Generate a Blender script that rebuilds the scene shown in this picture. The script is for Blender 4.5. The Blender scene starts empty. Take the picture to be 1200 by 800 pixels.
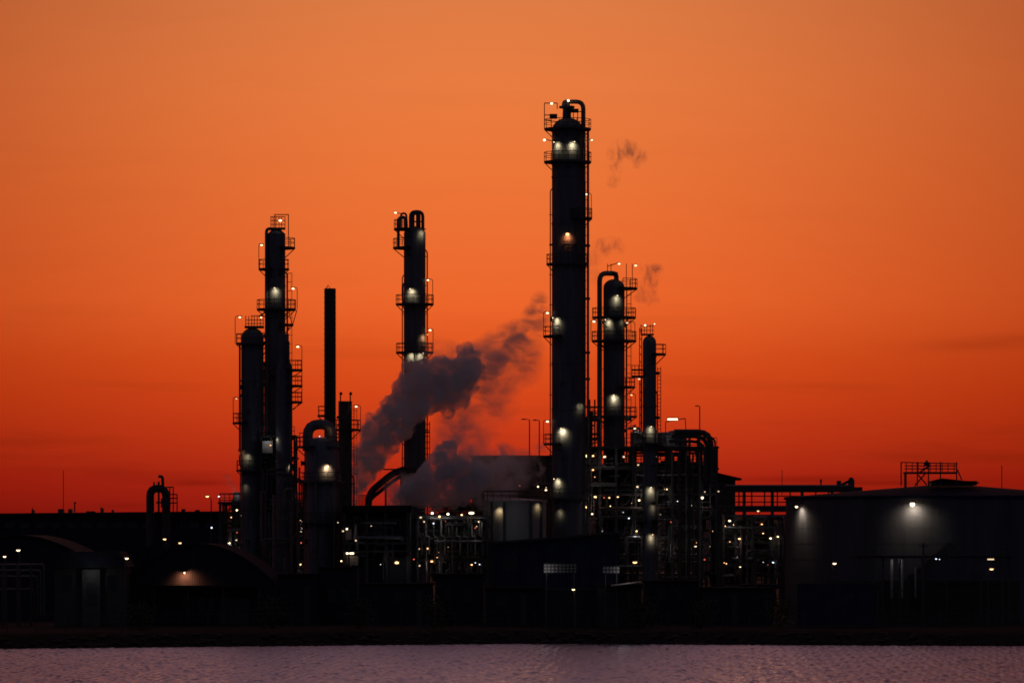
import bpy, math, random
from mathutils import Vector, noise as mnoise
random.seed(11)
PI = math.pi
F, H, HY = 5700.0, 10.0, 640.0            # focal length in photo pixels, camera height, horizon row
GZ = 1.5                                  # height of the plant's ground above the water
sc = bpy.context.scene
col = sc.collection
def X(px, Y): return (px - 600.0) * Y / F
def Z(py, Y): return H - (py - HY) * Y / F

# ------------------------------------------------------------------ materials
def new_mat(name):
    m = bpy.data.materials.new(name); m.use_nodes = True
    return m, m.node_tree.nodes, m.node_tree.links
def surf(name, c, rough=.6, metal=0., var=.35, scale=.8, streak=False, bump=0., wave=None, spec=.5):
    """painted / weathered surface: base colour broken up by noise, optional vertical streaks or corrugation"""
    m, n, l = new_mat(name)
    b = n['Principled BSDF']; b.inputs['Roughness'].default_value = rough; b.inputs['Metallic'].default_value = metal; b.inputs['Specular IOR Level'].default_value = spec
    tc = n.new('ShaderNodeTexCoord'); mp = n.new('ShaderNodeMapping'); l.new(tc.outputs['Object'], mp.inputs[0])
    mp.inputs['Scale'].default_value = (1, 1, .12 if streak else 1)
    nz = n.new('ShaderNodeTexNoise'); nz.inputs['Scale'].default_value = scale; nz.inputs['Detail'].default_value = 6; nz.inputs['Roughness'].default_value = .65
    l.new(mp.outputs[0], nz.inputs['Vector'])
    r = n.new('ShaderNodeValToRGB'); r.color_ramp.elements[0].position = .3; r.color_ramp.elements[1].position = .72
    r.color_ramp.elements[0].color = (*[max(0, v * (1 - var)) for v in c], 1)
    r.color_ramp.elements[1].color = (*[min(1, v * (1 + var)) for v in c], 1)
    l.new(nz.outputs[0], r.inputs[0]); l.new(r.outputs[0], b.inputs['Base Color'])
    src = nz.outputs[0]
    if wave:
        w = n.new('ShaderNodeTexWave'); w.inputs['Scale'].default_value = wave; w.bands_direction = 'X'
        l.new(tc.outputs['Object'], w.inputs['Vector']); src = w.outputs[0]; bump = bump or .6
    if bump:
        bp = n.new('ShaderNodeBump'); bp.inputs['Strength'].default_value = bump; bp.inputs['Distance'].default_value = .05
        l.new(src, bp.inputs['Height']); l.new(bp.outputs[0], b.inputs['Normal'])
    return m
def glow(name, c, s):
    m, n, l = new_mat(name); b = n['Principled BSDF']
    b.inputs['Base Color'].default_value = (.6, .6, .55, 1)
    b.inputs['Emission Color'].default_value = (*c, 1); b.inputs['Emission Strength'].default_value = s
    return m
M = dict(
    column=surf('column_paint', (.10, .105, .125), .62, streak=True, scale=1.4, var=.45, bump=.08),
    clad=surf('cladding', (.13, .135, .15), .5, .3, streak=True, scale=1.1, var=.4, bump=.1),
    steel=surf('steel', (.06, .058, .06), .6, .2),
    rust=surf('rusty_steel', (.09, .055, .045), .75, var=.5, scale=2.),
    pipe=surf('pipe_lagging', (.17, .165, .16), .5, .35, var=.4, scale=1.5),
    stack=surf('chimney_paint', (.05, .04, .04), .8, streak=True, var=.4),
    tank=surf('tank_paint', (.10, .10, .115), .85, streak=True, scale=.5, var=.3, bump=.06, spec=.1),
    paletank=surf('pale_tank_paint', (.30, .28, .25), .55, streak=True, scale=.6, var=.3),
    wall=surf('wall_sheet', (.032, .036, .05), .8, wave=1.6, var=.25, spec=.15),
    bluewall=surf('blue_wall_sheet', (.032, .038, .07), .8, wave=1.3, var=.25),
    brick=surf('brick_wall', (.06, .05, .045), .85, scale=3, bump=.2),
    roof=surf('roof_sheet', (.035, .037, .05), .95, wave=1.2, var=.3, spec=.05),
    roofdark=surf('roof_felt', (.02, .02, .024), .95, scale=2, spec=.05), tankroof=surf('tank_roof_paint', (.012, .026, .055), .95, scale=.7, var=.3, spec=.04),
    concrete=surf('concrete', (.075, .073, .07), .85, scale=1.2, bump=.15),
    glass=surf('dark_glass', (.012, .013, .018), .12),
    panel=surf('grey_panel', (.30, .27, .25), .6),
    door=surf('door_paint', (.045, .044, .046), .5),
    ground=surf('ground_soil', (.022, .021, .02), .95, scale=.25, bump=.3, spec=.1),
    hill=surf('hill_scrub', (.02, .02, .018), .95, scale=.02),
    rock=surf('bank_rock', (.022, .021, .02), .9, scale=1.2, bump=.6),
    bark=surf('bark', (.05, .035, .025), .9), leaf=surf('foliage', (.04, .05, .022), .8, scale=2.5, var=.5),
    warm=glow('lamp_warm', (1, .56, .23), 3.2), white=glow('lamp_white', (1, .74, .42), 3.6),
    sodium=glow('lamp_sodium', (1, .40, .14), 3.5), cool=glow('lamp_cool', (.75, .85, 1), 2.2), red=glow('lamp_red', (1, .14, .07), 1.2),
    dim=glow('lamp_dim', (1, .72, .42), 1.1),
)
LC = dict(warm=(1, .76, .42), white=(1, .80, .43), sodium=(1, .48, .2), cool=(.8, .85, 1))

# ------------------------------------------------------------------ mesh builder
class MB:
    def __init__(s): s.v = []; s.f = []
    def add(s, vs, fs):
        b = len(s.v); s.v += [tuple(v) for v in vs]; s.f += [tuple(i + b for i in f) for f in fs]; return s
    def box(s, x0, x1, y0, y1, z0, z1):
        return s.add([(x0,y0,z0),(x1,y0,z0),(x1,y1,z0),(x0,y1,z0),(x0,y0,z1),(x1,y0,z1),(x1,y1,z1),(x0,y1,z1)],
                     [(3,2,1,0),(4,5,6,7),(0,1,5,4),(1,2,6,5),(2,3,7,6),(3,0,4,7)])
    def tube(s, pts, r, n=8, cap=True, closed=False):
        pts = [Vector(p) for p in pts]; N = len(pts); vs = []; up = None
        for i, p in enumerate(pts):
            a = pts[i-1] if i else (pts[-1] if closed else pts[0]); c = pts[(i+1) % N] if (i < N-1 or closed) else pts[-1]
            d1 = (p - a).normalized() if (p - a).length > 1e-9 else (c - p).normalized()
            d2 = (c - p).normalized() if (c - p).length > 1e-9 else d1
            t = (d1 + d2); t = t.normalized() if t.length > 1e-6 else d1
            if up is None: up = Vector((0,0,1)) if abs(t.z) < .9 else Vector((0,1,0))
            sd = t.cross(up).normalized(); up = sd.cross(t).normalized()
            rr = r[i] if isinstance(r, (list, tuple)) else r
            k = 1 / max(.5, math.cos(d1.angle(d2, 0) / 2))
            for j in range(n):
                q = 2 * PI * (j + .5) / n
                vs.append(p + (sd * math.cos(q) + up * math.sin(q)) * rr * (k if k < 1.5 else 1))
        fs = []
        for i in range(N if closed else N - 1):
            for j in range(n):
                a, b = i * n + j, i * n + (j+1) % n; c, d = ((i+1) % N) * n + (j+1) % n, ((i+1) % N) * n + j
                fs.append((a, b, c, d))
        if cap and not closed: fs += [tuple(range(n))[::-1], tuple((N-1) * n + j for j in range(n))]
        return s.add(vs, fs)
    def bar(s, p, q, r, n=6): return s.tube([p, q], r, n)
    def beam(s, p, q, w, h=None):
        p, q = Vector(p), Vector(q); h = h or w; d = (q - p).normalized()
        u = Vector((0,0,1)) if abs(d.z) < .95 else Vector((0,1,0))
        a = d.cross(u).normalized() * w / 2; b = a.cross(d).normalized() * h / 2
        vs = [e + sa * a + sb * b for e in (p, q) for sa, sb in ((-1,-1),(1,-1),(1,1),(-1,1))]
        return s.add(vs, [(3,2,1,0),(4,5,6,7),(0,1,5,4),(1,2,6,5),(2,3,7,6),(3,0,4,7)])
    def lathe(s, prof, cx, cy, n=28, a0=0, a1=2*PI):
        full = abs(a1 - a0 - 2*PI) < 1e-6; m = n if full else n + 1; vs = []
        for r, z in prof:
            for j in range(m):
                q = a0 + (a1 - a0) * j / n; vs.append((cx + r * math.cos(q), cy + r * math.sin(q), z))
        fs = []
        for i in range(len(prof) - 1):
            for j in range(n):
                k = (j+1) % m; fs.append((i*m+j, i*m+k, (i+1)*m+k, (i+1)*m+j))
        if full:
            fs += [tuple(range(m))[::-1], tuple((len(prof)-1)*m + j for j in range(m))]
        return s.add(vs, fs)
    def sphere(s, c, r, n=10, k=6, sz=1.):
        c = Vector(c); prof = [(max(.001, r * math.sin(PI*i/k)), c.z - r*sz * math.cos(PI*i/k)) for i in range(k+1)]
        return s.lathe(prof, c.x, c.y, n)
    def prism(s, poly, y0, y1):                      # polygon in x-z pushed along y
        n = len(poly); vs = [(x, y0, z) for x, z in poly] + [(x, y1, z) for x, z in poly]
        return s.add(vs, [tuple(range(n)), tuple(range(2*n-1, n-1, -1))] + [(i, n+i, n+(i+1) % n, (i+1) % n) for i in range(n)])
    def build(s, name, mat, parent=None):
        me = bpy.data.meshes.new(name); o = Vector((0,0,0))
        if parent is not None:
            t = parent
            while t.parent: t = t.parent
            o = t.location
        me.from_pydata([(Vector(v) - o) for v in s.v], [], s.f); me.update()
        import bmesh
        bm = bmesh.new(); bm.from_mesh(me); bmesh.ops.recalc_face_normals(bm, faces=bm.faces); bm.to_mesh(me); bm.free()
        me.polygons.foreach_set('use_smooth', [True] * len(me.polygons)); me.set_sharp_from_angle(angle=math.radians(38))
        me.materials.append(M[mat] if isinstance(mat, str) else mat)
        ob = bpy.data.objects.new(name, me); col.objects.link(ob)
        if parent is not None: ob.parent = parent
        return ob
def tag(o, label, cat, group=None, kind=None):
    if label: o['label'] = label
    if cat: o['category'] = cat
    if group: o['group'] = group
    if kind: o['kind'] = kind
    return o
def thing(name, label, cat, loc, group=None):
    o = bpy.data.objects.new(name, None); o.location = loc; o.empty_display_size = .5; col.objects.link(o)
    return tag(o, label, cat, group)
def light(root, loc, P, c='warm', r=.12, aim=None, cone=80):
    d = bpy.data.lights.new('lamp_light', 'SPOT' if aim else 'POINT')
    if aim: d.spot_size = math.radians(cone); d.spot_blend = 1.; d.energy = P; d.color = LC.get(c, c); d.shadow_soft_size = r
    o = bpy.data.objects.new('lamp_light', d); col.objects.link(o)
    o.location = Vector(loc) - root.location; o.parent = root
    if aim: o.rotation_euler = (Vector(aim) - Vector(loc)).to_track_quat('-Z', 'Y').to_euler()
    return o
def arc(c, r, a0, a1, n, plane='xz', y=None):
    return [(c[0] + r * math.cos(a0 + (a1-a0)*i/n), c[1], c[2] + r * math.sin(a0 + (a1-a0)*i/n)) for i in range(n+1)]
def bend(pts, rad, n=4):                             # round the corners of a pipe run
    P = [Vector(p) for p in pts]; out = [P[0]]
    for a, b, c in zip(P, P[1:], P[2:]):
        r = min(rad, (b-a).length * .49, (c-b).length * .49); s, e = b + (a-b).normalized()*r, b + (c-b).normalized()*r
        for i in range(n+1):
            t = i / n; out.append(s*(1-t)**2 + b*2*t*(1-t) + e*t*t)
    out.append(P[-1]); return out

# ------------------------------------------------------------------ plant fittings (parts)
def railing(mb, cx, cy, R, z, a0, a1):
    n = max(4, int(abs(a1-a0) * R / .55)); full = abs(a1-a0-2*PI) < 1e-6
    ring = lambda h: [(cx + R*math.cos(a0+(a1-a0)*i/n), cy + R*math.sin(a0+(a1-a0)*i/n), z+h) for i in range(n if full else n+1)]
    mb.tube(ring(1.1), .045, 5, closed=full); mb.tube(ring(.58), .035, 5, closed=full)
    for i in range(0, n + (0 if full else 1), 2):
        q = a0+(a1-a0)*i/n; p = (cx + R*math.cos(q), cy + R*math.sin(q)); mb.bar((*p, z), (*p, z+1.12), .04, 5)
def platform(root, cx, cy, r, Y, py, x0, x1, rail=True):
    z = Z(py, Y); rl = cx - X(x0, Y); rr = X(x1, Y) - cx; secs = []
    L, Rr = rl > r + .25, rr > r + .25
    if L and Rr and abs(rl-rr) < .2 * max(rl, rr): secs = [(0, 2*PI, (rl+rr)/2)]
    else:
        if L: secs.append((PI*.62, PI*1.38, rl))
        if Rr: secs.append((-PI*.38, PI*.38, rr))
    p = MB(); k = MB()
    for a0, a1, R in secs:
        n = 20
        p.lathe([(r - .05, z-.14), (R, z-.14), (R, z+.10), (r - .05, z+.10), (r - .05, z-.14)], cx, cy, n, a0, a1)
        for q in ([a0+.1, (a0+a1)/2, a1-.1] if a1-a0 < 6 else [i*PI/4 for i in range(8)]):
            e = (math.cos(q), math.sin(q)); p.bar((cx+e[0]*(R-.1), cy+e[1]*(R-.1), z-.1), (cx+e[0]*r, cy+e[1]*r, z-min(1.2, R-r)), .06, 5)
        if rail: railing(k, cx, cy, R-.04, z+.08, a0, a1)
    o = p.build('platform', 'steel', root)
    if rail: k.build('railing', 'steel', o)
    return o
def ladder(root, cx, cy, r, z0, z1, ang, cage=True):
    m = MB(); e = Vector((math.cos(ang), math.sin(ang), 0)); t = Vector((-e.y, e.x, 0)); c = Vector((cx, cy, 0)) + e*(r+.28)
    for sd in (-.25, .25): m.bar(c + t*sd + Vector((0,0,z0)), c + t*sd + Vector((0,0,z1)), .04, 5)
    z = z0
    while z < z1: m.bar(c - t*.25 + Vector((0,0,z)), c + t*.25 + Vector((0,0,z)), .025, 4); z += .45
    if cage:
        z = z0 + 2.2
        while z < z1:
            m.tube([c + t*(.25*math.cos(q)*1.5) + e*(.62*math.sin(q)) + Vector((0,0,z)) for q in [PI*i/6 for i in range(7)]], .025, 4); z += 1.1
        for q in (PI*.3, PI*.5, PI*.7): m.bar(c + t*(.375*math.cos(q)) + e*(.62*math.sin(q)) + Vector((0,0,z0+2.2)), c + t*(.375*math.cos(q)) + e*(.62*math.sin(q)) + Vector((0,0,z1)), .02, 4)
    return m.build('ladder', 'steel', root)
def lamp_post(root, px, pyb, pyt, hx, Y, bulb='warm', P=0, hr=.17):
    x, zb, zt, xh = X(px, Y), Z(pyb, Y), Z(pyt, Y), X(hx, Y); sg = 1 if xh > x else -1
    m = MB(); m.tube(bend([(x, Y, zb), (x, Y, zt+.12), (xh, Y, zt+.12)], .35), .045, 6)
    m.box(xh-.26, xh+.26, Y-.14, Y+.14, zt+.06, zt+.17)
    o = m.build('lamp_post', 'steel', root)
    MB().sphere((xh, Y, zt-.02), hr, 10, 6, .6).build('bulb', bulb, o)
    if P: light(root, (xh, Y-.1, zt-.3), P, bulb)
LR = random.Random(5)
def spotlamp(root, px, py, Y, bulb='warm', r=.17, glowP=0):
    """a small work light on a bracket, bulb showing"""
    r *= LR.uniform(.72, 1.12)
    x, z = X(px, Y), Z(py, Y); m = MB(); m.box(x-r*1.1, x+r*1.1, Y-.05, Y+.22, z+r*.75, z+r*1.05); m.bar((x, Y+.2, z+r), (x, Y+.9, z+r+.05), .04)
    o = m.build('work_light', 'steel', root); MB().sphere((x, Y, z), r, 10, 6, LR.uniform(.5, .9)).build('bulb', bulb, o)
    if glowP: light(root, (x+LR.uniform(-.3,.3), Y-.5, z-.35), glowP, bulb if bulb in LC else 'warm', .15)
    return o
def flood(root, cx, cy, r, Y, px, py, P=130, c='white', off=.8, bulb=True):
    """floodlight on a short arm before a round shell; px, py = where its pool of light sits"""
    off = .64; x = X(px, Y); s = max(-.97, min(.97, (x - cx) / r)); nx, ny = s, -math.sqrt(1-s*s)
    z = Z(py, Y) + .42; sx, sy = cx + nx*r, cy + ny*r; lx, ly = sx + nx*off, sy + ny*off
    m = MB(); m.bar((sx, sy, z+.30), (lx, ly, z+.24), .035, 5)
    m.lathe([(.04, z+.26), (.10, z+.2), (.12, z+.12)], lx, ly, 10)
    o = m.build('floodlight', 'steel', root)
    if bulb: MB().sphere((lx, ly, z+.11), .07, 8, 5).build('bulb', c if c in M else 'white', o)
    light(root, (lx, ly, z-.12), P * 1.65, c, .16, aim=(sx, sy, z-.42), cone=104)
def column(label, x0, x1, top, Y, base_z=GZ, mat='column', head='dome', bands=7, name='process_column', step=None, headh=.5):
    cx = X((x0+x1)/2, Y); r = X(x1, Y) - cx; cy = Y; zt = Z(top, Y)
    root = thing(name, label, 'process column' if name == 'process_column' else name.replace('_', ' '), (cx, cy, base_z))
    hh = r * (1.0 if head == 'dome' else .75) * 2 * headh; prof = [(r*1.25, base_z), (r*1.02, base_z+2.5)]
    if step:                                            # thicker lower section
        rs, zs = step; prof = [(rs*1.1, base_z), (rs, base_z+2), (rs, zs-1.2), (r, zs)]
    z0 = prof[-1][1]
    for i in range(1, bands+1):
        z = z0 + (zt-hh-z0)*i/(bands+1); prof += [(r, z-.12), (r*1.012+.03, z-.1), (r*1.012+.03, z+.1), (r, z+.12)]
    prof.append((r, zt-hh))
    if head == 'dome': prof += [(max(.02, r*math.cos(q)), zt-hh+hh*math.sin(q)) for q in [PI/2*i/7 for i in range(1, 8)]]
    elif head == 'cone': prof += [(r*1.04, zt-hh+.05), (r*.55, zt-hh*.35), (r*.4, zt)]
    else: prof[-1] = (r, zt)
    MB().lathe(prof, cx, cy, 32).build('shell', mat, root)
    R = random.Random(int(x0*7+top))
    for k in range(7 if bands else 0):                    # nozzles, manholes and a small side pipe
        q = R.choice([-.12, .1, -.5, -1.1, -1.9, -2.6, PI+.1]); z = R.uniform(base_z+6, zt-hh-1); L = R.uniform(.18, .42); nr = R.uniform(.1, .26); e = Vector((math.cos(q), math.sin(q), 0)); c = Vector((cx, cy, z))
        MB().bar(c + e*(r*.95), c + e*(r+L), nr, 10).bar(c + e*(r+L-.06), c + e*(r+L+.02), nr*1.4, 10).build('nozzle', 'steel', root)
    if bands:
        for k, (q, rr_) in enumerate(((R.uniform(-.5, .15), .09), (PI+R.uniform(-.2, .5), .07))):
            e = Vector((math.cos(q), math.sin(q), 0))*(r+.22); za, zb = base_z+1, zt-hh-R.uniform(.5, 9); m = MB(); m.tube(bend([(cx+e.x, cy+e.y, za), (cx+e.x, cy+e.y, zb), (cx+e.x*.7, cy+e.y*.7, zb+.4)], .3), rr_, 7)
            z = za+4
            while z < zb: m.bar((cx+e.x*.6, cy+e.y*.6, z), (cx+e.x*1.06, cy+e.y*1.06, z), .05, 5); z += 3.7
            m.build('side_pipe', 'column', root)
    return root, cx, cy, r
def tubepart(root, pts, r, mat='pipe', name='pipe', rad=.8, n=10):
    return MB().tube(bend(pts, rad), r, n).build(name, mat, root)
def P3(px, py, Y): return (X(px, Y), Y, Z(py, Y))

# ================================================================== COLUMNS
# --- the tall column
Y = 600
root, cx, cy, r = column('tallest thick dark column with two bright lit patches below its domed top', 646.7, 683.7, 138, Y, bands=9, headh=.42)
m = MB(); m.lathe([(.55, Z(141,Y)), (.5, Z(127,Y)), (.95, Z(127,Y)), (.95, Z(124.5,Y)), (.4, Z(124.5,Y)), (.35, Z(121,Y))], cx-.1, cy, 14); m.build('nozzle', 'column', root)
tubepart(root, [(cx-.45, cy, Z(126,Y)), (cx-.45, cy, Z(119.5,Y)), (X(683.5,Y), cy-.3, Z(119.5,Y)), (X(683.5,Y), cy-.3, Z(690,Y))], .28, rad=.9)
for px in (689,): tubepart(root, [P3(px, 150, Y), P3(px, 700, Y)], .16)
platform(root, cx, cy, r, Y, 151.5, 637.5, 692.5)
m = MB()
for a, b in (((638,151),(638,121)), ((638,121),(653,121)), ((653,121),(653,128)), ((638,141),(646,141)), ((672,131),(683,131)), ((672,126),(672,142)), ((677,142),(677,131)), ((665,142),(665,130)), ((638,135),(652,135))): m.bar(P3(*a, Y-.6), P3(*b, Y-.6), .06)
m.box(X(644,Y), X(653,Y), Y-.5, Y+.6, Z(139,Y), Z(134,Y)); m.box(X(669,Y), X(678,Y), Y-.6, Y+.4, Z(132,Y), Z(128,Y)); m.build('top_pipework', 'steel', root)
spotlamp(root, 646.5, 121.5, Y-1, 'white'); spotlamp(root, 666, 118, Y-1, 'white', .15)
m = MB()
for s, px in ((-1, 638), (1, 694)):
    m.bar(P3(665+s*18, 165.5, Y), P3(px, 163, Y), .05)
m.build('lamp_arm', 'steel', root)
spotlamp(root, 638, 164.2, Y-.4, 'white', .16); spotlamp(root, 693.5, 164.2, Y-.4, 'white', .16)
platform(root, cx, cy, r, Y, 190, 638.5, 694)
platform(root, cx, cy, r, Y, 256, 655, 694); lamp_post(root, 693, 256, 227.5, 686.5, Y-.2, 'white')
m = MB(); m.bar(P3(678, 256, Y-1.9), P3(678, 310, Y-1.9), .06); m.box(X(671,Y), X(679,Y), Y-2.4, Y-1.7, Z(257,Y), Z(245,Y)); m.build('manway', 'steel', root)
platform(root, cx, cy, r, Y, 309.5, 639.5, 689.5)
platform(root, cx, cy, r, Y, 394, 636.5, 683); lamp_post(root, 637, 394, 366.5, 641.5, Y-.5, 'white')
platform(root, cx, cy, r, Y, 520, 637, 683); lamp_post(root, 637, 520, 493.5, 641.5, Y-.5, 'white')
platform(root, cx, cy, r, Y, 584, 640, 690)
for py in (413, 444, 545, 288, 350): MB().box(X(684,Y), X(691.5,Y), Y-.4, Y+.3, Z(py+1.3,Y), Z(py-1.3,Y)).build('pipe_bracket', 'steel', root)
ladder(root, cx, cy, r, Z(580,Y), Z(150,Y), -.55)
flood(root, cx, cy, r, Y, 653, 173, 85, 'white', .6); flood(root, cx, cy, r, Y, 671, 173, 110, 'white', .6)
flood(root, cx, cy, r, Y, 665, 280, 110, (1, .30, .10), .6, bulb=False); spotlamp(root, 665, 274.5, Y-2.9, 'sodium', .2)
m = MB()
for px in (661, 665.5, 670): m.bar(P3(px, 296, Y-2.15), P3(px, 283, Y-2.15), .05)
for py in (283, 290): m.bar(P3(660, py, Y-2.15), P3(671, py, Y-2.15), .05)
m.build('rack_frame', 'rust', root); flood(root, cx, cy, r, Y, 652, 378, 120, 'white'); flood(root, cx, cy, r, Y, 659, 507, 170, 'white', .8)
flood(root, cx, cy, r, Y, 653, 566, 110, 'white'); flood(root, cx, cy, r, Y, 656, 602, 14, 'white', bulb=False); flood(root, cx, cy, r, Y, 680, 478, 30, 'white', .6, bulb=False)

# --- second column with the overhead vapour pipe
Y = 615
root, cx, cy, r = column('column with a big vapour pipe arching down its left side, right of the tallest column', 707, 732, 327, Y, bands=5, headh=.4)
tubepart(root, [(cx+.3, cy, Z(330,Y)), (cx+.3, cy, Z(320.5,Y)), (X(702.5,Y), cy-1, Z(320.5,Y)), (X(702.5,Y), cy-1, Z(560,Y))], .32, rad=1.)
platform(root, cx, cy, r, Y, 338, 719, 747); platform(root, cx, cy, r, Y, 372, 693, 744.5); platform(root, cx, cy, r, Y, 399.5, 692, 744.5)
platform(root, cx, cy, r, Y, 453.5, 719, 744.5); platform(root, cx, cy, r, Y, 488, 692, 746)
m = MB()
for px in (712, 716, 734, 741): m.bar(P3(px, 338 if px > 730 else 322, Y-.6), P3(px, 309, Y-.6), .05)
m.bar(P3(712, 312, Y-.6), P3(724, 308, Y-.6), .05); m.bar(P3(734, 326, Y-.6), P3(734, 310, Y-.6), .05); m.box(X(716,Y), X(724,Y), Y-.6, Y+.4, Z(322,Y), Z(319,Y)); m.build('top_pipework', 'steel', root)
spotlamp(root, 725.5, 309.2, Y-1, 'white', .14); spotlamp(root, 745, 311.2, Y-1, 'white', .16)
lamp_post(root, 692.5, 399, 376.5, 696, Y-.7, 'white'); lamp_post(root, 744, 399, 378, 735, Y-.7, 'dim'); lamp_post(root, 744.5, 487, 462.5, 740, Y-.7, 'sodium', hr=.12)
flood(root, cx, cy, r, Y, 722, 352, 55, 'white', .6); flood(root, cx, cy, r, Y, 712.5, 380, 75, 'white', .6); flood(root, cx, cy, r, Y, 729, 380, 9, 'white', .6, bulb=False)
flood(root, cx, cy, r, Y, 719, 468, 130, 'white', .8)
ladder(root, cx, cy, r, Z(560,Y), Z(340,Y), -.2)

# --- slender domed column
Y = 590
root, cx, cy, r = column('slender round topped column with a hooped ladder, rightmost of the columns', 753.2, 769, 393, Y, bands=3, headh=.55)
m = MB(); m.box(X(752,Y), X(766,Y), Y-.5, Y+.5, Z(393,Y), Z(391,Y))
for px in (751, 755, 758, 762, 765): m.bar(P3(px, 393, Y-.5), P3(px, 380, Y-.5), .045)
m.bar(P3(751, 382, Y-.5), P3(766, 382, Y-.5), .045); m.bar(P3(751, 387, Y-.5), P3(766, 387, Y-.5), .04); m.build('top_railing', 'steel', root)
spotlamp(root, 756, 381, Y-1, 'white', .14); spotlamp(root, 767, 379.5, Y-1, 'white', .12)
platform(root, cx, cy, r, Y, 415, 759, 780.5)
m = MB()
for px in (749.5, 752): m.bar(P3(px, 384, Y+.4), P3(px, 520, Y+.4), .06)
for k in range(14): m.bar(P3(749.5, 386+k*9, Y+.4), P3(752, 390+k*9, Y+.4), .04)
m.build('riser_pipes', 'steel', root)
m = MB(); m.box(X(740,Y), X(753,Y), Y-.9, Y+.9, Z(442.3,Y), Z(440,Y)); m.box(X(740,Y), X(753,Y), Y-.9, Y+.9, Z(434,Y), Z(432.6,Y))
for px in (740.5, 744, 748): m.bar(P3(px, 441, Y-.9), P3(px, 428, Y-.9), .045)
for py in (428, 434, 437): m.bar(P3(740.5, py, Y-.9), P3(753, py, Y-.9), .04)
o = m.build('side_platform', 'steel', root)
spotlamp(root, 749, 444, Y-1.2, 'dim', .16)
m = MB(); z0, z1 = Z(560,Y), Z(430,Y)
for px in (770.5, 774.3): m.bar(P3(px, 560, Y-.2), P3(px, 430, Y-.2), .05)
for k in range(30): m.bar(P3(770.5, 432+k*4.4, Y-.2), P3(774.3, 432+k*4.4, Y-.2), .035)
m.build('ladder', 'steel', root)
flood(root, cx, cy, r, Y, 762, 505, 55, 'white', .6); flood(root, cx, cy, r, Y, 762, 576, 80, 'white', .8); flood(root, cx, cy, r, Y, 763, 631, 55, 'warm', .6); flood(root, cx, cy, r, Y, 765, 596, 12, 'white', bulb=False)
platform(root, cx, cy, r, Y, 520, 745, 780); platform(root, cx, cy, r, Y, 610, 746, 780)

# --- column behind the steam
Y = 625
root, cx, cy, r = column('column with twin looped pipes on its top, rising behind the dark steam', 473.2, 498.7, 265, Y, bands=5, headh=.36)
for (a, b, tp) in ((481, 495.5, 248), (484, 491, 250)):
    tubepart(root, [P3(a, 272, Y-.3), P3(a, tp, Y-.3), P3(b, tp, Y-.3), P3(b, 273, Y-.3)], .22, 'column', rad=.7)
m = MB(); m.box(X(481,Y), X(496,Y), Y-.2, Y+.2, Z(260.5,Y), Z(259,Y)); m.bar(P3(488.5, 268, Y), P3(488.5, 250, Y), .14); m.build('loop_brace', 'steel', root)
tubepart(root, [P3(466.8, 290, Y-.8), P3(466.8, 255, Y-.8), P3(475, 254, Y-.5), P3(475, 268, Y-.5)], .2, 'column', rad=.5)
tubepart(root, [P3(470, 268, Y+.8), P3(470, 250, Y+.8), P3(476, 250, Y+.8), P3(477, 266, Y+.8)], .14, 'column', rad=.4)
platform(root, cx, cy, r, Y, 268.5, 461.5, 487); platform(root, cx, cy, r, Y, 290.5, 460.5, 487)
spotlamp(root, 463.5, 249.3, Y-1, 'white', .16); MB().bar(P3(463.5, 249, Y-.8), P3(471, 250.5, Y-.8), .05).build('lamp_arm', 'steel', root)
platform(root, cx, cy, r, Y, 356.5, 463, 507.5); lamp_post(root, 507, 356, 328, 501.5, Y-.5, 'white', hr=.14)
tubepart(root, [P3(473, 357, Y-1.6), P3(471.8, 350, Y-1.6), P3(471.8, 334, Y-1.6), P3(475, 331, Y-1.2)], .14, 'column', rad=.4)
platform(root, cx, cy, r, Y, 413, 464, 508); lamp_post(root, 507.5, 413, 386.5, 504, Y-.5, 'white', hr=.16)
platform(root, cx, cy, r, Y, 514, 466, 498)
flood(root, cx, cy, r, Y, 494.5, 275, 35, 'white', .6, bulb=False); flood(root, cx, cy, r, Y, 482.5, 344, 120, 'white', .75); flood(root, cx, cy, r, Y, 496.5, 397, 60, 'sodium', .5)
flood(root, cx, cy, r, Y, 482, 419, 70, 'white', .7, bulb=False); flood(root, cx, cy, r, Y, 493, 419, 80, 'white', .6)
m = MB()
for px in (498.5, 503.5): m.bar(P3(px, 560, Y), P3(px, 494, Y), .06)
for k in range(8): m.bar(P3(498.5, 497+k*7, Y), P3(503.5, 497+k*7, Y), .05)
m.box(X(497,Y), X(504,Y), Y-.7, Y+.7, Z(507,Y), Z(505.5,Y)); m.build('ladder', 'steel', root)

# --- tall column of the left cluster
Y = 605
root, cx, cy, r = column('tall stepped column crowned by a caged platform, highest of the left cluster', 313.3, 334.4, 267, Y, head='cone', bands=6, headh=.5)
tubepart(root, [(cx, cy, Z(269,Y)), (cx-.3, cy, Z(268.3,Y)), (X(312.5,Y), cy-.6, Z(268.3,Y)), (X(312.5,Y), cy-.6, Z(600,Y))], .2, 'column', rad=.5)
m = MB(); m.box(X(317,Y), X(334,Y), Y-.8, Y+.8, Z(269,Y), Z(267,Y))
for px in (317.5, 320, 323.5, 327, 330, 334): m.bar(P3(px, 268, Y-.7), P3(px, 254, Y-.7), .05)
for py in (254, 258.5, 263): m.bar(P3(317, py, Y-.7), P3(334, py, Y-.7), .05)
m.tube([P3(322, 268, Y+.6), P3(322, 251.5, Y+.6), P3(338, 251.5, Y+.6), P3(338, 290, Y+.6)], .06); m.build('top_cage', 'steel', root)
spotlamp(root, 328.5, 258.5, Y-1.2, 'white', .2)
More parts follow.
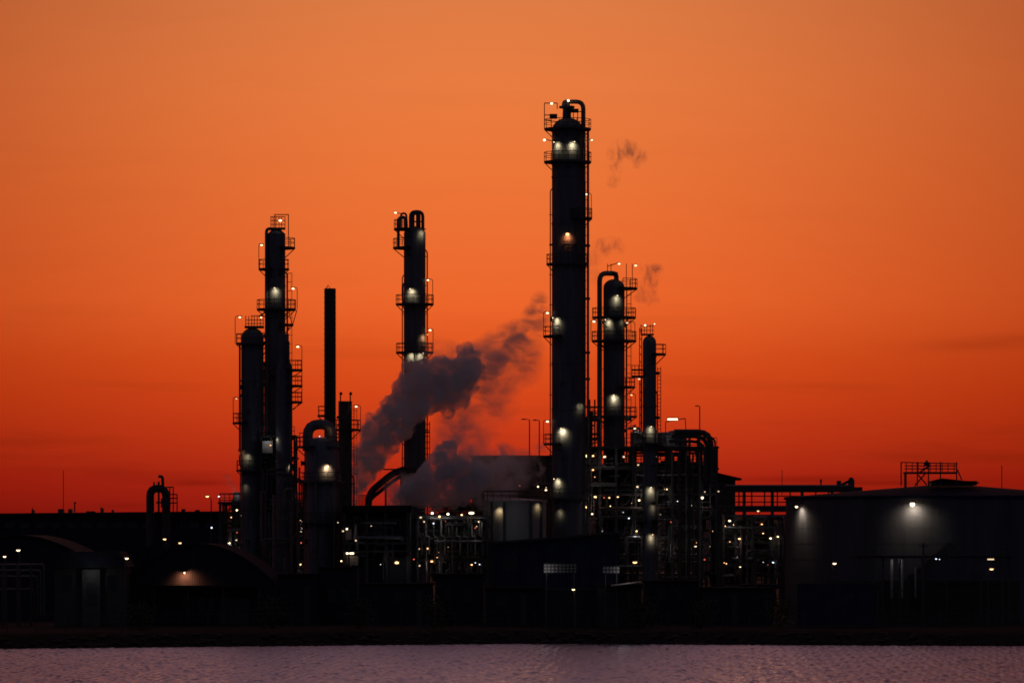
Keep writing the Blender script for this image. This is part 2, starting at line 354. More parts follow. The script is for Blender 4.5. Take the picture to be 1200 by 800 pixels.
platform(root, cx, cy, r, Y, 290.5, 324, 346); platform(root, cx, cy, r, Y, 315.5, 303, 339); platform(root, cx, cy, r, Y, 362.5, 303, 349)
platform(root, cx, cy, r, Y, 380.5, 324, 344, False); platform(root, cx, cy, r, Y, 440, 305, 342)
m = MB(); m.bar(P3(348, 363, Y-.6), P3(343, 380, Y-.6), .06); m.bar(P3(340, 381, Y-.6), P3(335, 390, Y-.6), .06); m.bar(P3(338, 362, Y-.6), P3(342, 380, Y-.6), .05); m.build('knee_brace', 'steel', root)
lamp_post(root, 303.3, 315, 287, 306.5, Y-.4, 'white', hr=.14); lamp_post(root, 348.3, 362, 338, 343.5, Y-.4, 'white', hr=.16)
flood(root, cx, cy, r, Y, 323, 343, 75, 'white', .65)
ladder(root, cx, cy, r, Z(600,Y), Z(320,Y), -.15)

root, cx, cy, r = column('stout column with stacked balconies, standing close right of the tall left column', 327, 338.5, 391, 597, bands=2, head='flat', step=(1.0, Z(424, 597)))
cx_, r_s = X(334.5, 597), 1.0
Y = 597
for py_ in (433.5, 452, 471): platform(root, cx, cy, r, Y, py_, 331, 354.5)
MB().bar(P3(330, 391, Y), P3(330, 386, Y), .1).build('vent_pipe', 'steel', root); tubepart(root, [P3(341, 640, Y-1.1), P3(341, 428, Y-1.1), P3(338, 425, Y-.6), P3(338, 400, Y-.6)], .16, 'column', rad=.4)
m = MB()
for px in (337, 353.8): m.bar(P3(px, 471, Y-.4), P3(px, 418, Y-.4), .05)
m.bar(P3(344, 480, Y-.4), P3(352, 471, Y-.4), .05); m.build('balcony_post', 'steel', root)
lamp_post(root, 353.8, 433, 406, 349, Y-.4, 'white', hr=.17)
flood(root, cx, cy, r, Y, 328, 517, 14, 'white', .5, bulb=False); flood(root, cx, cy, r, Y, 337, 549, 22, 'white', .6)
ladder(root, cx, cy, r, Z(620,Y), Z(400,Y), -1.2)

# --- left column
Y = 600
root, cx, cy, r = column('shorter round topped column with a tall hooked lamp, leftmost of the columns', 282.6, 309, 384, Y, bands=5, headh=.45)
platform(root, cx, cy, r, Y, 402.5, 276.5, 315.5)
m = MB(); m.box(X(287,Y), X(309,Y), Y-.9, Y+.9, Z(384.5,Y), Z(382,Y))
for px in (288, 291.5, 295, 298, 301.5, 305, 308.5): m.bar(P3(px, 383, Y-.8), P3(px, 370, Y-.8), .05)
for py in (370, 375, 379): m.bar(P3(288 if py > 371 else 294, py, Y-.8), P3(308.5, py, Y-.8), .05)
m.bar(P3(303, 371, Y), P3(312, 365, Y), .09); m.build('top_railing', 'steel', root)
spotlamp(root, 306, 372, Y-1.2, 'white', .12); lamp_post(root, 275.6, 402, 371.5, 281, Y-.4, 'white', hr=.14)
tubepart(root, [P3(281, 402, Y-.8), P3(281, 545, Y-.8)], .12, 'steel'); tubepart(root, [P3(309.5, 392, Y-.6), P3(312.5, 396, Y-.6), P3(312.5, 640, Y-.6)], .2, 'column')
platform(root, cx, cy, r, Y, 495.5, 272.5, 308); lamp_post(root, 273.3, 495, 466.8, 277, Y-.4, 'dim', hr=.12)
flood(root, cx, cy, r, Y, 290, 537, 26, 'white', .6, bulb=False); flood(root, cx, cy, r, Y, 285, 533, 10, 'sodium', .4, bulb=False); flood(root, cx, cy, r, Y, 288, 572, 6, 'warm', .6, bulb=False)
platform(root, cx, cy, r, Y, 551, 276, 314)
ladder(root, cx, cy, r, Z(620,Y), Z(404,Y), -.1)

# --- vessel with gooseneck duct
Y = 585
root, cx, cy, r = column('broad low vessel with a fat gooseneck duct over its top and an orange lamp', 356.5, 397, 512, Y, bands=3, headh=.14, name='reactor_vessel', mat='clad')
tubepart(root, [P3(360.5, 528, Y-.8), P3(360.5, 497.5, Y-.8), P3(388, 496.5, Y-.8), P3(388, 522, Y-.8)], .62, 'clad', 'gooseneck_duct', rad=1.6, n=16)
platform(root, cx, cy, r, Y, 523.5, 346.5, 400.5); platform(root, cx, cy, r, Y, 565, 350, 403); platform(root, cx, cy, r, Y, 612, 348, 405)
m = MB(); m.bar(P3(351, 523, Y-.5), P3(351, 507, Y-.5), .05); m.bar(P3(351, 507, Y-.5), P3(356, 507, Y-.5), .05); m.bar(P3(347, 523, Y-.5), P3(347, 513, Y-.5), .05); m.build('stanchion', 'steel', root)
flood(root, cx, cy, r, Y, 384, 550, 130, (1, .62, .32), .8, bulb=False); spotlamp(root, 384, 546, Y-3.1, 'warm', .19)
spotlamp(root, 374.5, 511, Y-2.6, 'cool', .1); flood(root, cx, cy, r, Y, 386, 505, 6, 'sodium', .6, bulb=False)
for px in (370, 362, 392): tubepart(root, [P3(px, 565, Y-2.5), P3(px, 700, Y-2.5)], .1, 'pipe')

# --- dark column beside the vessel, and the chimney
Y = 592
root, cx, cy, r = column('squat dark column with a fenced balcony, just right of the chimney foot', 396.5, 412.5, 470, Y, bands=4, head='flat', mat='rust')
platform(root, cx, cy, r, Y, 503.5, 391, 423); lamp_post(root, 422.5, 503, 476, 417.5, Y-.4, 'white', hr=.16)
m = MB()
for px in (399, 410.5): m.bar(P3(px, 470, Y), P3(px, 462, Y), .09); m.sphere(P3(px+.5, 461, Y), .2)
m.build('vent_pipe', 'steel', root); ladder(root, cx, cy, r, Z(640,Y), Z(475,Y), -.6)

Y = 610
root, cx, cy, r = column('plain thin dark chimney without platforms in the left cluster', 380, 393.5, 338, Y, bands=0, head='flat', mat='stack', name='chimney')
m = MB()
for k in range(26): z = Z(342+k*6.2, Y); m.lathe([(r-.02, z-.06), (r+.035, z-.06), (r+.035, z+.06), (r-.02, z+.06)], cx, cy, 24)
m.build('band', 'stack', root)
m = MB(); m.bar(P3(382, 338, Y), P3(385, 334, Y), .05); m.bar(P3(386, 338, Y), P3(386, 335, Y), .04); m.build('lightning_rod', 'steel', root)
platform(root, cx, cy, r, Y, 487, 372, 388)

# ================================================================== PROCESS FRAMES (steel, pipes, drums)
def frame(label, cols, rows, levels, mat='steel', name='steel_structure', rail_top=True, w=.32, cat='steel structure'):
    """cols: pixel columns at the front row, rows: depths, levels: pixel rows of the floors"""
    Y0 = rows[0]; root = thing(name, label, cat, (X((cols[0]+cols[-1])/2, Y0), Y0, GZ))
    xs = [X(p, Y0) for p in cols]; zs = [Z(p, Y0) for p in levels]
    for x in xs:
        m = MB()
        for y in rows: m.box(x-w/2, x+w/2, y-w/2, y+w/2, GZ, zs[0]+.05)
        m.build('steel_column', mat, root)
    for z in zs:
        m = MB()
        for y in rows: m.box(xs[0]-.3, xs[-1]+.3, y-.12, y+.12, z-.22, z-.02)
        for x in xs: m.box(x-.1, x+.1, rows[0], rows[-1], z-.24, z-.04)
        m.box(xs[0]-.2, xs[-1]+.2, rows[0]+.1, rows[-1]-.1, z-.02, z+.04)
        o = m.build('floor_level', mat, root)
        k = MB()
        for h in (.55, 1.1): k.bar((xs[0], Y0-.1, z+h), (xs[-1], Y0-.1, z+h), .04, 5)
        n = max(2, int((xs[-1]-xs[0])/1.6))
        for i in range(n+1): x = xs[0] + (xs[-1]-xs[0])*i/n; k.bar((x, Y0-.1, z), (x, Y0-.1, z+1.1), .035, 5)
        k.build('railing', mat, o)
    m = MB()
    for i in range(0, len(xs)-1, 2):
        zz = [GZ] + zs[::-1]
        for a, b in zip(zz, zz[1:]): m.bar((xs[i], Y0+.1, a), (xs[i+1], Y0+.1, b), .06, 5)
    m.build('cross_brace', mat, root)
    return root, xs, zs
def hdrum(root, px0, px1, py, Yc, r, name='drum', mat='pipe'):
    z = Z(py, Yc); x0, x1 = X(px0, Yc), X(px1, Yc); m = MB()
    m.tube([(x0-.35*r, Yc, z), (x0-.1*r, Yc, z), (x0+.1*r, Yc, z), (x1-.1*r, Yc, z), (x1+.1*r, Yc, z), (x1+.35*r, Yc, z)], [r*.35, r*.85, r, r, r*.85, r*.35], 16)
    for x in (x0+(x1-x0)*.2, x0+(x1-x0)*.8): m.box(x-.15, x+.15, Yc-r*.7, Yc+r*.7, z-r-.5, z-r*.6)
    return m.build(name, mat, root)
def vdrum(root, px, py0, py1, Yc, r, mat='pipe', name='drum'):
    x = X(px, Yc); a, b = Z(py1, Yc), Z(py0, Yc)
    return MB().lathe([(r*.3, a-.2*r), (r, a), (r, b-.3*r), (r*.8, b-.1*r), (r*.3, b)], x, Yc, 18).build(name, mat, root)
def clutter(root, px0, px1, py0, py1, Y0, Y1, n, seed):
    """pipe runs at random depth: long horizontals with drops, and risers"""
    R = random.Random(seed)
    for i in range(n):
        Yc = R.uniform(Y0, Y1); rr = R.choice([.06, .08, .1, .12, .16, .22])
        a, b = R.uniform(px0, px1), R.uniform(px0, px1); h = R.uniform(py0, py1)
        if abs(a-b) < 5: b = a + R.choice([-8, 8])
        b = max(px0, min(px1, b))
        k = R.random(); lo = R.uniform(h, py1)
        if k < .45: pts = [P3(a, lo, Yc), P3(a, h, Yc), P3(b, h, Yc), P3(b, R.uniform(h, py1), Yc)]
        elif k < .7: pts = [P3(a, h, Yc), P3(a, py1+20, Yc)]
        else: pts = [P3(a, h, Yc), P3(b, h, Yc), P3(b, h, Yc+2.5)]
        tubepart(root, pts, rr, R.choice(['pipe', 'pipe', 'steel', 'rust']), rad=.4, n=7)

# right frame around the columns
Yr = 604
root, xs, zs = frame('big dark steel frame full of pipes between the tallest column and the arched pipes', [686, 703, 722, 742, 764, 785, 804, 822, 840], [Yr, Yr+8, Yr+15], [523, 548, 578, 606, 640, 672])
clutter(root, 690, 838, 525, 600, Yr+1, Yr+13, 60, 3); clutter(root, 690, 838, 590, 690, Yr-1, Yr+10, 40, 4)
hdrum(root, 690, 716, 563, Yr+9, 1.1); hdrum(root, 728, 750, 566, Yr+9, 1.3, mat='clad'); hdrum(root, 776, 800, 560, Yr+9, 1.2); hdrum(root, 806, 836, 565, Yr+10, 1.5, mat='clad'); hdrum(root, 775, 815, 590, Yr+10, 1.4); hdrum(root, 700, 740, 597, Yr+11, 1.5)
vdrum(root, 697, 527, 548, Yr+5, .9); vdrum(root, 780, 506, 523, Yr+6, 1.5, 'clad'); vdrum(root, 746, 505, 523, Yr+6, .8); vdrum(root, 792, 504, 523, Yr+10, 1.2, 'clad')
m = MB(); m.box(X(692,Yr), X(838,Yr), Yr+13.4, Yr+13.7, Z(604,Yr), Z(543,Yr)); m.build('rear_cladding', 'wall', root)
m = MB(); m.box(X(772,Yr), X(806,Yr), Yr+5, Yr+11, Z(523,Yr)-.2, Z(507,Yr)); m.build('enclosure', 'wall', root)
for px, py, b, rr in ((688,534,'warm',.18),(695,534,'warm',.12),(708.5,535,'warm',.18),(731,535,'dim',.14),(697.5,582,'warm',.16),(708,583,'red',.13),(714,583,'warm',.15),(724,582,'warm',.14),(686.5,594,'sodium',.18),(694,602,'white',.12),(747,570,'dim',.18),(749,586,'white',.17),(737,607,'cool',.10),(746,622,'warm',.16),(780.5,573,'warm',.2),(793,509.5,'white',.2),(823,583,'white',.16),(784,638,'warm',.17),(815,640,'dim',.16),(752,614,'dim',.08),(770,535,'dim',.1),(812,612,'dim',.1),(797,597,'dim',.09),(744,502,'white',.16)):
    spotlamp(root, px, py, Yr-1.2 if py > 520 else Yr+3, b, rr, 26 if rr >= .16 else 0)
m = MB()
for a, b in (((780,523),(780,494)), ((780,494),(803,490)), ((803,490),(805,523))): m.bar(P3(*a, Yr-.5), P3(*b, Yr-.5), .06)
m.build('lamp_stand', 'steel', root); MB().bar(P3(744, 523, Yr-.5), P3(744, 501, Yr-.5), .06).bar(P3(752, 503, Yr-.5), P3(744, 503, Yr-.5), .06).build('lamp_stand', 'steel', root)
m = MB(); x = X(788,Yr); m.box(x-.75, x+.75, Yr-1.1, Yr-.7, Z(491,Yr)+.07, Z(491,Yr)+.2); o = m.build('tube_lamp', 'steel', root)
MB().bar((x-.62, Yr-.9, Z(491,Yr)), (x+.62, Yr-.9, Z(491,Yr)), .13).build('bulb', 'white', o)

def tiny_lamps(root, px0, px1, py0, py1, Yc, n, seed):
    R = random.Random(seed)
    for _ in range(n): spotlamp(root, R.uniform(px0, px1), R.uniform(py0, py1), Yc + R.uniform(-1, 4), R.choice(['dim', 'warm', 'warm', 'sodium', 'sodium', 'cool', 'red', 'dim']), R.choice([.05, .06, .08, .1, .13]))
tiny_lamps(root, 692, 836, 540, 668, Yr-.8, 46, 14)
clutter(root, 686, 703, 470, 524, Yr+2, Yr+6, 16, 91); clutter(root, 733, 753, 488, 524, Yr+2, Yr+7, 10, 92); clutter(root, 770, 800, 503, 524, Yr+1, Yr+9, 10, 93)
clutter(root, 690, 838, 545, 690, Yr-2, Yr+3, 55, 94)
for px in (684.5, 691, 697): MB().beam(P3(px, 524, Yr+2), P3(px, 468, Yr+2), .2).build('stub_column', 'steel', root)
for py in (476, 492, 508): MB().box(X(684,Yr+2), X(702,Yr+2), Yr+1.2, Yr+3, Z(py+1.6,Yr+2), Z(py,Yr+2)).build('stub_deck', 'steel', root)

# arched overhead pipes at the right end of the frame (a separate pipe rack)
Ya = 600
root = thing('pipe_rack', 'rack of fat pipes bending over like arches at the right end of the frame', 'pipe rack', (X(815,Ya), Ya, GZ))
for i, (py, px, rr, dy) in enumerate(((506, 833, .36, 0), (511, 829, .26, 1.5), (517, 826, .2, -1), (524, 822, .2, 2))):
    tubepart(root, [P3(790-i*3, py, Ya+dy), P3(px, py, Ya+dy), P3(px, 560, Ya+dy)], rr, 'steel', rad=1.6, n=12)
tubepart(root, [P3(815, 512, Ya-1.5), P3(838, 512, Ya-1.5), P3(838, 545, Ya-1.5)], .12, 'steel', rad=.8)
m = MB()
for px in (797, 808, 818, 840):
    m.box(X(px,Ya)-.15, X(px,Ya)+.15, Ya-.15, Ya+.15, GZ, Z(527 if px > 830 else 505, Ya))
for py in (528, 531, 545, 562): m.box(X(790,Ya), X(841,Ya), Ya-.2, Ya+.2, Z(py+.9,Ya), Z(py-.9,Ya))
for py in (516, 521): m.box(X(804,Ya), X(829,Ya), Ya-.1, Ya+.1, Z(py+.5,Ya), Z(py-.5,Ya))
m.bar(P3(818, 545, Ya), P3(840, 575, Ya), .1); m.bar(P3(797, 545, Ya), P3(818, 575, Ya), .1); m.build('steelwork', 'steel', root)
for k in range(6): tubepart(root, [P3(780+k*8, 530, Ya-.8), P3(780+k*8, 690, Ya-.8)], .1 + .03*(k % 3), 'pipe' if k % 2 else 'rust')

# left cluster frame
Yl = 607
root, xs, zs = frame('dark frame crowded with pipes and small lamps under the left columns', [258, 275, 296, 318, 340, 360, 380, 398], [Yl, Yl+7, Yl+13], [588, 612, 640, 668])
clutter(root, 260, 398, 592, 690, Yl-1, Yl+10, 48, 8); clutter(root, 306, 352, 545, 690, 589, 595, 24, 108); clutter(root, 345, 358, 520, 640, 584, 590, 10, 109)
hdrum(root, 320, 345, 604, Yl+6, 1.3, mat='clad'); hdrum(root, 300, 330, 632, Yl+6, 1.4); hdrum(root, 350, 392, 634, Yl+4, 1.2); vdrum(root, 349, 592, 612, Yl+4, 1.2)
for px, py, b, rr in ((268.5,636,'white',.16),(277,632.5,'dim',.13),(248,618,'cool',.12),(320.5,620,'warm',.19),(333.5,611,'white',.19),(346,569,'white',.17),(350.5,609.5,'warm',.2),(306,650,'cool',.11),(352,661,'warm',.15),(313,642,'dim',.08),(282,604,'dim',.12),(341,615,'dim',.08),(378,636,'dim',.08),(296,652,'red',.1),(318,579,'dim',.09)):
    spotlamp(root, px, py, Yl-1.3, b, rr, 24 if rr >= .15 else 0)
tiny_lamps(root, 262, 396, 585, 668, Yl-.8, 44, 15); clutter(root, 260, 400, 575, 690, Yl-2, Yl+3, 45, 95)
root, xs, zs = frame('lattice stair tower seen in the gap between the leftmost columns', [304, 318], [612, 615], [400, 424, 448, 472, 496, 520, 544, 568], w=.2)
clutter(root, 305, 317, 402, 560, 612, 615, 18, 96)
root, xs, zs = frame('narrow upper frame between the leftmost and the tall left column', [306, 318, 330, 345], [598, 604], [510, 535, 560, 584], w=.24)
clutter(root, 306, 346, 512, 600, 597, 603, 26, 21)
m = MB(); m.box(X(309,600), X(321,600), 596.8, 597.6, Z(531,600), Z(517,600)); m.build('cabinet', 'panel', root); light(root, (X(316,600), 596, Z(517.5,600)), 26, 'warm'); spotlamp(root, 317, 521.5, 595.9, 'sodium', .11)

# pipe racks in the middle
Ym = 585
root, xs, zs = frame('brightly lit pipe rack in front of the steam, left of the pale tank', [484, 500, 517, 534, 552, 571], [Ym, Ym+6, Ym+12], [604, 632, 655], name='pipe_rack', cat='pipe rack')
clutter(root, 486, 572, 604, 682, Ym-1, Ym+9, 50, 31); hdrum(root, 500, 530, 622, Ym+6, 1.1); hdrum(root, 540, 566, 624, Ym+5, 1.3, mat='clad')
for px, py, b, rr in ((493,606,'dim',.14),(506.5,601,'white',.17),(515,605,'warm',.15),(525,602,'white',.18),(541,603,'white',.13),(561,611,'dim',.15),(508,613,'cool',.12),(497,611,'dim',.1),(528.5,634.5,'dim',.12),(543.5,634.5,'dim',.12),(557,659,'cool',.09),(562,661,'cool',.08),(506,657.5,'sodium',.22)):
    spotlamp(root, px, py, Ym-1.3, b, rr, 24 if rr >= .15 else 0)
x = X(552.5,Ym); z = Z(601,Ym); m = MB(); m.box(x-.45, x+.45, Ym-1.4, Ym-.9, z+.14, z+.24); o = m.build('work_light', 'steel', root); MB().sphere((x, Ym-1.2, z), .34, 12, 6, .4).build('bulb', 'white', o)
for k in range(9): tubepart(root, [P3(490+k*9, 606+(k*7) % 10, Ym-.5), P3(490+k*9, 628, Ym-.5), P3(490+k*9+4, 628, Ym-.5), P3(490+k*9+4, 650, Ym-.5)], .09, 'paletank' if k % 2 else 'pipe', rad=.3)

tiny_lamps(root, 488, 570, 604, 664, Ym-.8, 26, 16); clutter(root, 486, 572, 606, 682, Ym-2, Ym+2, 30, 97)
# lower right racks
Yq = 600
root, xs, zs = frame('low tangle of pipes and frames between the arched pipes and the cone roofed tank', [843, 862, 882, 902, 921], [Yq, Yq+8], [603, 635, 662], name='pipe_rack', cat='pipe rack')
clutter(root, 844, 922, 604, 690, Yq-1, Yq+7, 36, 41); hdrum(root, 850, 872, 622, Yq+5, 1.3); hdrum(root, 880, 905, 648, Yq+4, 1.2, mat='clad')
for px, py, b, rr in ((855,610,'white',.16),(866.5,631,'warm',.17),(867.5,664,'white',.13),(842,575.5,'dim',.12),(903,630.5,'white',.13),(911.5,628.5,'white',.13),(826,576,'dim',.12)): spotlamp(root, px, py, Yq-1.3, b, rr, 24 if rr >= .15 else 0)
tiny_lamps(root, 845, 920, 598, 664, Yq-.8, 24, 17); clutter(root, 844, 922, 596, 690, Yq-2, Yq+2, 35, 98)
m = MB(); m.box(X(903,Yq), X(918,Yq), Yq-.4, Yq+.6, Z(652,Yq), Z(629,Yq)); m.build('cabinet', 'panel', root)
for k in range(5): tubepart(root, [P3(904+k*3.2, 628, Yq-.7), P3(904+k*3.2, 655, Yq-.7)], .08, 'pipe')

# pipe bridge to the right
Yb = 630
root = thing('pipe_bridge', 'long high pipe bridge with sky showing between its two decks, left of the big tank', 'pipe bridge', (X(925,Yb), Yb, GZ))
m = MB(); m.box(X(862,Yb), X(1010,Yb), Yb-1, Yb+1, Z(576.5,Yb), Z(570.5,Yb)); m.build('upper_deck', 'steel', root)
m = MB(); m.box(X(850,Yb), X(940,Yb), Yb-1, Yb+1, Z(599.5,Yb), Z(593,Yb)); m.build('lower_deck', 'steel', root)
for px in range(866, 1000, 15): MB().bar(P3(px, 570.6, Yb-1), P3(px, 593, Yb-1), .1).build('hanger', 'steel', root)
for px in (872, 905, 940, 975): MB().box(X(px,Yb)-.2, X(px,Yb)+.2, Yb-.2, Yb+.2, GZ, Z(571,Yb)).build('post', 'steel', root)
for py in (581, 588): MB().bar(P3(862, py, Yb-1.1), P3(940, py, Yb-1.1), .07).build('rail', 'steel', root)
for k in range(3): MB().bar(P3(850, 569.3-k*.2, Yb-.5+k*.5), P3(1000, 569.3-k*.2, Yb-.5+k*.5), .14).build('pipe', 'pipe', root)
m = MB(); m.bar(P3(962, 570, Yb), P3(962, 561, Yb), .1); m.bar(P3(960.5, 563.5, Yb), P3(963.5, 563.5, Yb), .08); m.box(X(980.5,Yb), X(985.5,Yb), Yb-.4, Yb+.4, Z(570,Yb), Z(563,Yb)); m.bar(P3(986, 568, Yb), P3(998, 562, Yb), .18); m.box(X(994,Yb), X(1001,Yb), Yb-.5, Yb+.5, Z(572,Yb), Z(562,Yb)); m.sphere(P3(997.5, 562, Yb), .35); m.build('valve_gear', 'steel', root)

# hut on the frame
Yh = 640
root = thing('roofed_hut', 'small hut with an overhanging pitched roof right of the arched pipes', 'hut', (X(852,Yh), Yh, GZ))
m = MB(); m.box(X(832,Yh), X(861,Yh), Yh-2, Yh+2, GZ, Z(562,Yh)); m.build('wall', 'rust', root)
MB().prism([(X(828,Yh), Z(547,Yh)), (X(836,Yh), Z(553,Yh)), (X(868,Yh), Z(560.5,Yh)), (X(868,Yh), Z(562.5,Yh)), (X(826,Yh), Z(562.5,Yh))], Yh-2.6, Yh+2.6).build('roof', 'roofdark', root)

# ================================================================== TANKS AND BUILDINGS
Yt = 565
cx = X(1110, Yt); rt = X(1110, Yt) - X(921, Yt)
root = thing('storage_tank', 'huge dark cone roofed tank lit by two floodlights under its rim', 'storage tank', (cx, Yt, GZ))
ze, zp = Z(583.5, Yt), Z(566.5, Yt)
prof = [(rt, GZ)]
for k in range(1, 8): z = GZ + (ze-GZ)*k/8; prof += [(rt, z-.02), (rt+.012, z-.02), (rt+.012, z+.02), (rt, z+.02)]
prof += [(rt, ze-.1)]
MB().lathe(prof, cx, Yt, 120).build('shell', 'tank', root)
MB().lathe([(rt-.1, ze-.15), (rt+.22, ze-.15), (rt+.22, ze+.12), (.05, zp)], cx, Yt, 120).build('roof', 'tankroof', root)
for px, P, off in ((1056.5, 1000, 1.05), (935.5, 420, .7)):
    x = X(px, Yt); s = (x - cx)/rt; nx, ny = s, -math.sqrt(1-s*s); sx, sy = cx+nx*rt, Yt+ny*rt; lx, ly = sx+nx*off, sy+ny*off; zl = Z(591.5, Yt+ny*rt) if px > 1000 else Z(594, Yt+ny*rt)
    m = MB(); m.bar((sx, sy, zl+.45), (lx, ly, zl+.3), .05); m.lathe([(.08, zl+.36), (.2, zl+.3), (.26, zl+.12)], lx, ly, 12); o = m.build('floodlight', 'steel', root)
    MB().sphere((lx, ly, zl+.08), .28 if px > 1000 else .17, 10, 6).build('bulb', 'white', o); light(root, (lx, ly, zl-.1), P, (1, .82, .58), .25, aim=(sx-nx*.1, sy-ny*.1, zl-1.5), cone=160)
m = MB()                                                     # spiral stair up the shell
for i in range(46):
    q = -PI*.5 - .62 + i*.012; z = GZ + .4 + i*.19; p0 = (cx+math.cos(q)*(rt+.02), Yt+math.sin(q)*(rt+.02)); p1 = (cx+math.cos(q)*(rt+.8), Yt+math.sin(q)*(rt+.8))
    m.beam((*p0, z), (*p1, z), .25, .04)
m.build('stair', 'steel', root)
Ys = 556
root = thing('roof_scaffold', 'railed scaffold deck standing on the cone roofed tank', 'scaffold', (X(1088,Ys), Ys, Z(566,Ys)))
for px in (1056, 1075, 1088, 1102, 1121):
    for dy in (-1, 1): MB().bar(P3(px, 541, Ys+dy), P3(px, 569, Ys+dy), .08).build('post', 'steel', root)
m = MB(); m.bar(P3(1061, 554, Ys-1), P3(1061, 571, Ys-1), .16); m.build('post', 'steel', root)
for a, b in (((1072,569),(1084,555)), ((1076,556),(1086,568)), ((1122,550),(1127,562))): MB().bar(P3(*a, Ys-1), P3(*b, Ys-1), .08).build('brace', 'steel', root)
m = MB(); m.box(X(1059,Ys), X(1121,Ys), Ys-1.1, Ys+1.1, Z(555,Ys), Z(552.8,Ys)); m.build('deck', 'steel', root)
m = MB()
for py in (541.5, 545.5, 549): m.bar(P3(1055.5 if py < 542 else 1060, py, Ys-1), P3(1121.5, py+1.5*(py < 542), Ys-1), .06)
for px in range(1062, 1121, 7): m.bar(P3(px, 541.8, Ys-1), P3(px, 553, Ys-1), .05)
m.build('railing', 'steel', root)
m = MB(); m.bar(P3(1086, 541, Ys), P3(1086, 539, Ys), .12); m.box(X(1083,Ys), X(1089,Ys), Ys-.3, Ys+.3, Z(546,Ys), Z(541,Ys)); m.bar(P3(1078, 553, Ys), P3(1090, 545, Ys), .1); m.build('winch', 'steel', root)
Yv = 558
root = thing('vent_housing', 'flat dark vent housing on the tank roof below the scaffold', 'vent housing', (X(1115,Yv), Yv, Z(567,Yv)))
m = MB(); m.box(X(1090,Yv), X(1143,Yv), Yv-2, Yv+2, Z(568.5,Yv), Z(563.5,Yv)); m.build('body', 'steel', root); m = MB(); m.prism([(X(1088,Yv), Z(564,Yv)), (X(1102,Yv), Z(560.5,Yv)), (X(1145,Yv), Z(565,Yv)), (X(1145,Yv), Z(566.4,Yv))], Yv-2.4, Yv+2.4); m.build('lid', 'roofdark', root)

# pale tank in the middle
Yp = 590
cx = X(603, Yp); rt = X(640, Yp) - cx
root = thing('storage_tank', 'pale squat tank softly lit, beside the foot of the tallest column', 'storage tank', (cx, Yp, GZ))
MB().lathe([(rt, GZ), (rt, Z(588,Yp)), (rt+.15, Z(588,Yp)), (rt+.15, Z(586,Yp)), (.05, Z(583,Yp))], cx, Yp, 64).build('shell', 'paletank', root)
for q in (-2.35, -1.9, -1.05, -.6):
    MB().box(cx+math.cos(q)*(rt+.12)-.12, cx+math.cos(q)*(rt+.12)+.12, Yp+math.sin(q)*(rt+.12)-.12, Yp+math.sin(q)*(rt+.12)+.12, GZ, Z(588,Yp)).build('stiffener', 'steel', root)
k = MB(); railing(k, cx, Yp, rt+.1, Z(586,Yp), 0, 2*PI); k.build('railing', 'steel', root)
flood(root, cx, Yp, rt, Yp, 585.5, 600, 26, 'warm', .6, bulb=False); light(root, (X(604,Yp), Yp-rt-5, Z(602,Yp)), 60, (1, .85, .7), .4)
flood(root, cx, Yp, rt, Yp, 630, 595, 14, 'warm', .6, bulb=False)

# equipment behind the tank and tall block in the steam
Yk = 665
root = thing('process_building', 'tall block with a flat top half hidden behind the steam', 'building', (X(600,Yk), Yk, GZ))
m = MB(); m.box(X(553,Yk), X(648,Yk), Yk, Yk+14, GZ, Z(535,Yk)); m.build('wall', 'rust', root); m = MB(); m.box(X(551.5,Yk), X(650,Yk), Yk-.3, Yk+14.3, Z(535,Yk), Z(533.4,Yk)); m.build('roof', 'roofdark', root)
for k in range(5): MB().box(X(560+k*17,Yk), X(568+k*17,Yk), Yk-.06, Yk+.1, Z(553,Yk), Z(544,Yk)).build('window', 'glass', root)
Yk = 612
root = thing('pump_house', 'dark flat block on which two lamps shine, left of the tallest column', 'building', (X(606,Yk), Yk, GZ))
m = MB(); m.box(X(570,Yk), X(648,Yk), Yk, Yk+6, GZ, Z(572,Yk)); m.box(X(572,Yk), X(597,Yk), Yk+.1, Yk+5, Z(572,Yk), Z(566,Yk)); m.box(X(608,Yk), X(621,Yk), Yk+.1, Yk+5, Z(572,Yk), Z(562,Yk)); m.build('wall', 'rust', root)
for px, py, b, rr in ((631,570,'white',.2),(640,574,'white',.2),(609,569,'red',.12),(640,571,'dim',.1)): spotlamp(root, px, py, Yk-1.3, b, rr)
clutter(root, 624, 648, 545, 590, Yk-1, Yk+4, 14, 55); m = MB(); m.box(X(626,Yk), X(640,Yk), Yk-.9, Yk+1, Z(541,Yk), Z(539,Yk)); m.box(X(626,Yk), X(640,Yk), Yk-.9, Yk+1, Z(556,Yk), Z(554.5,Yk)); m.build('deck', 'steel', root)

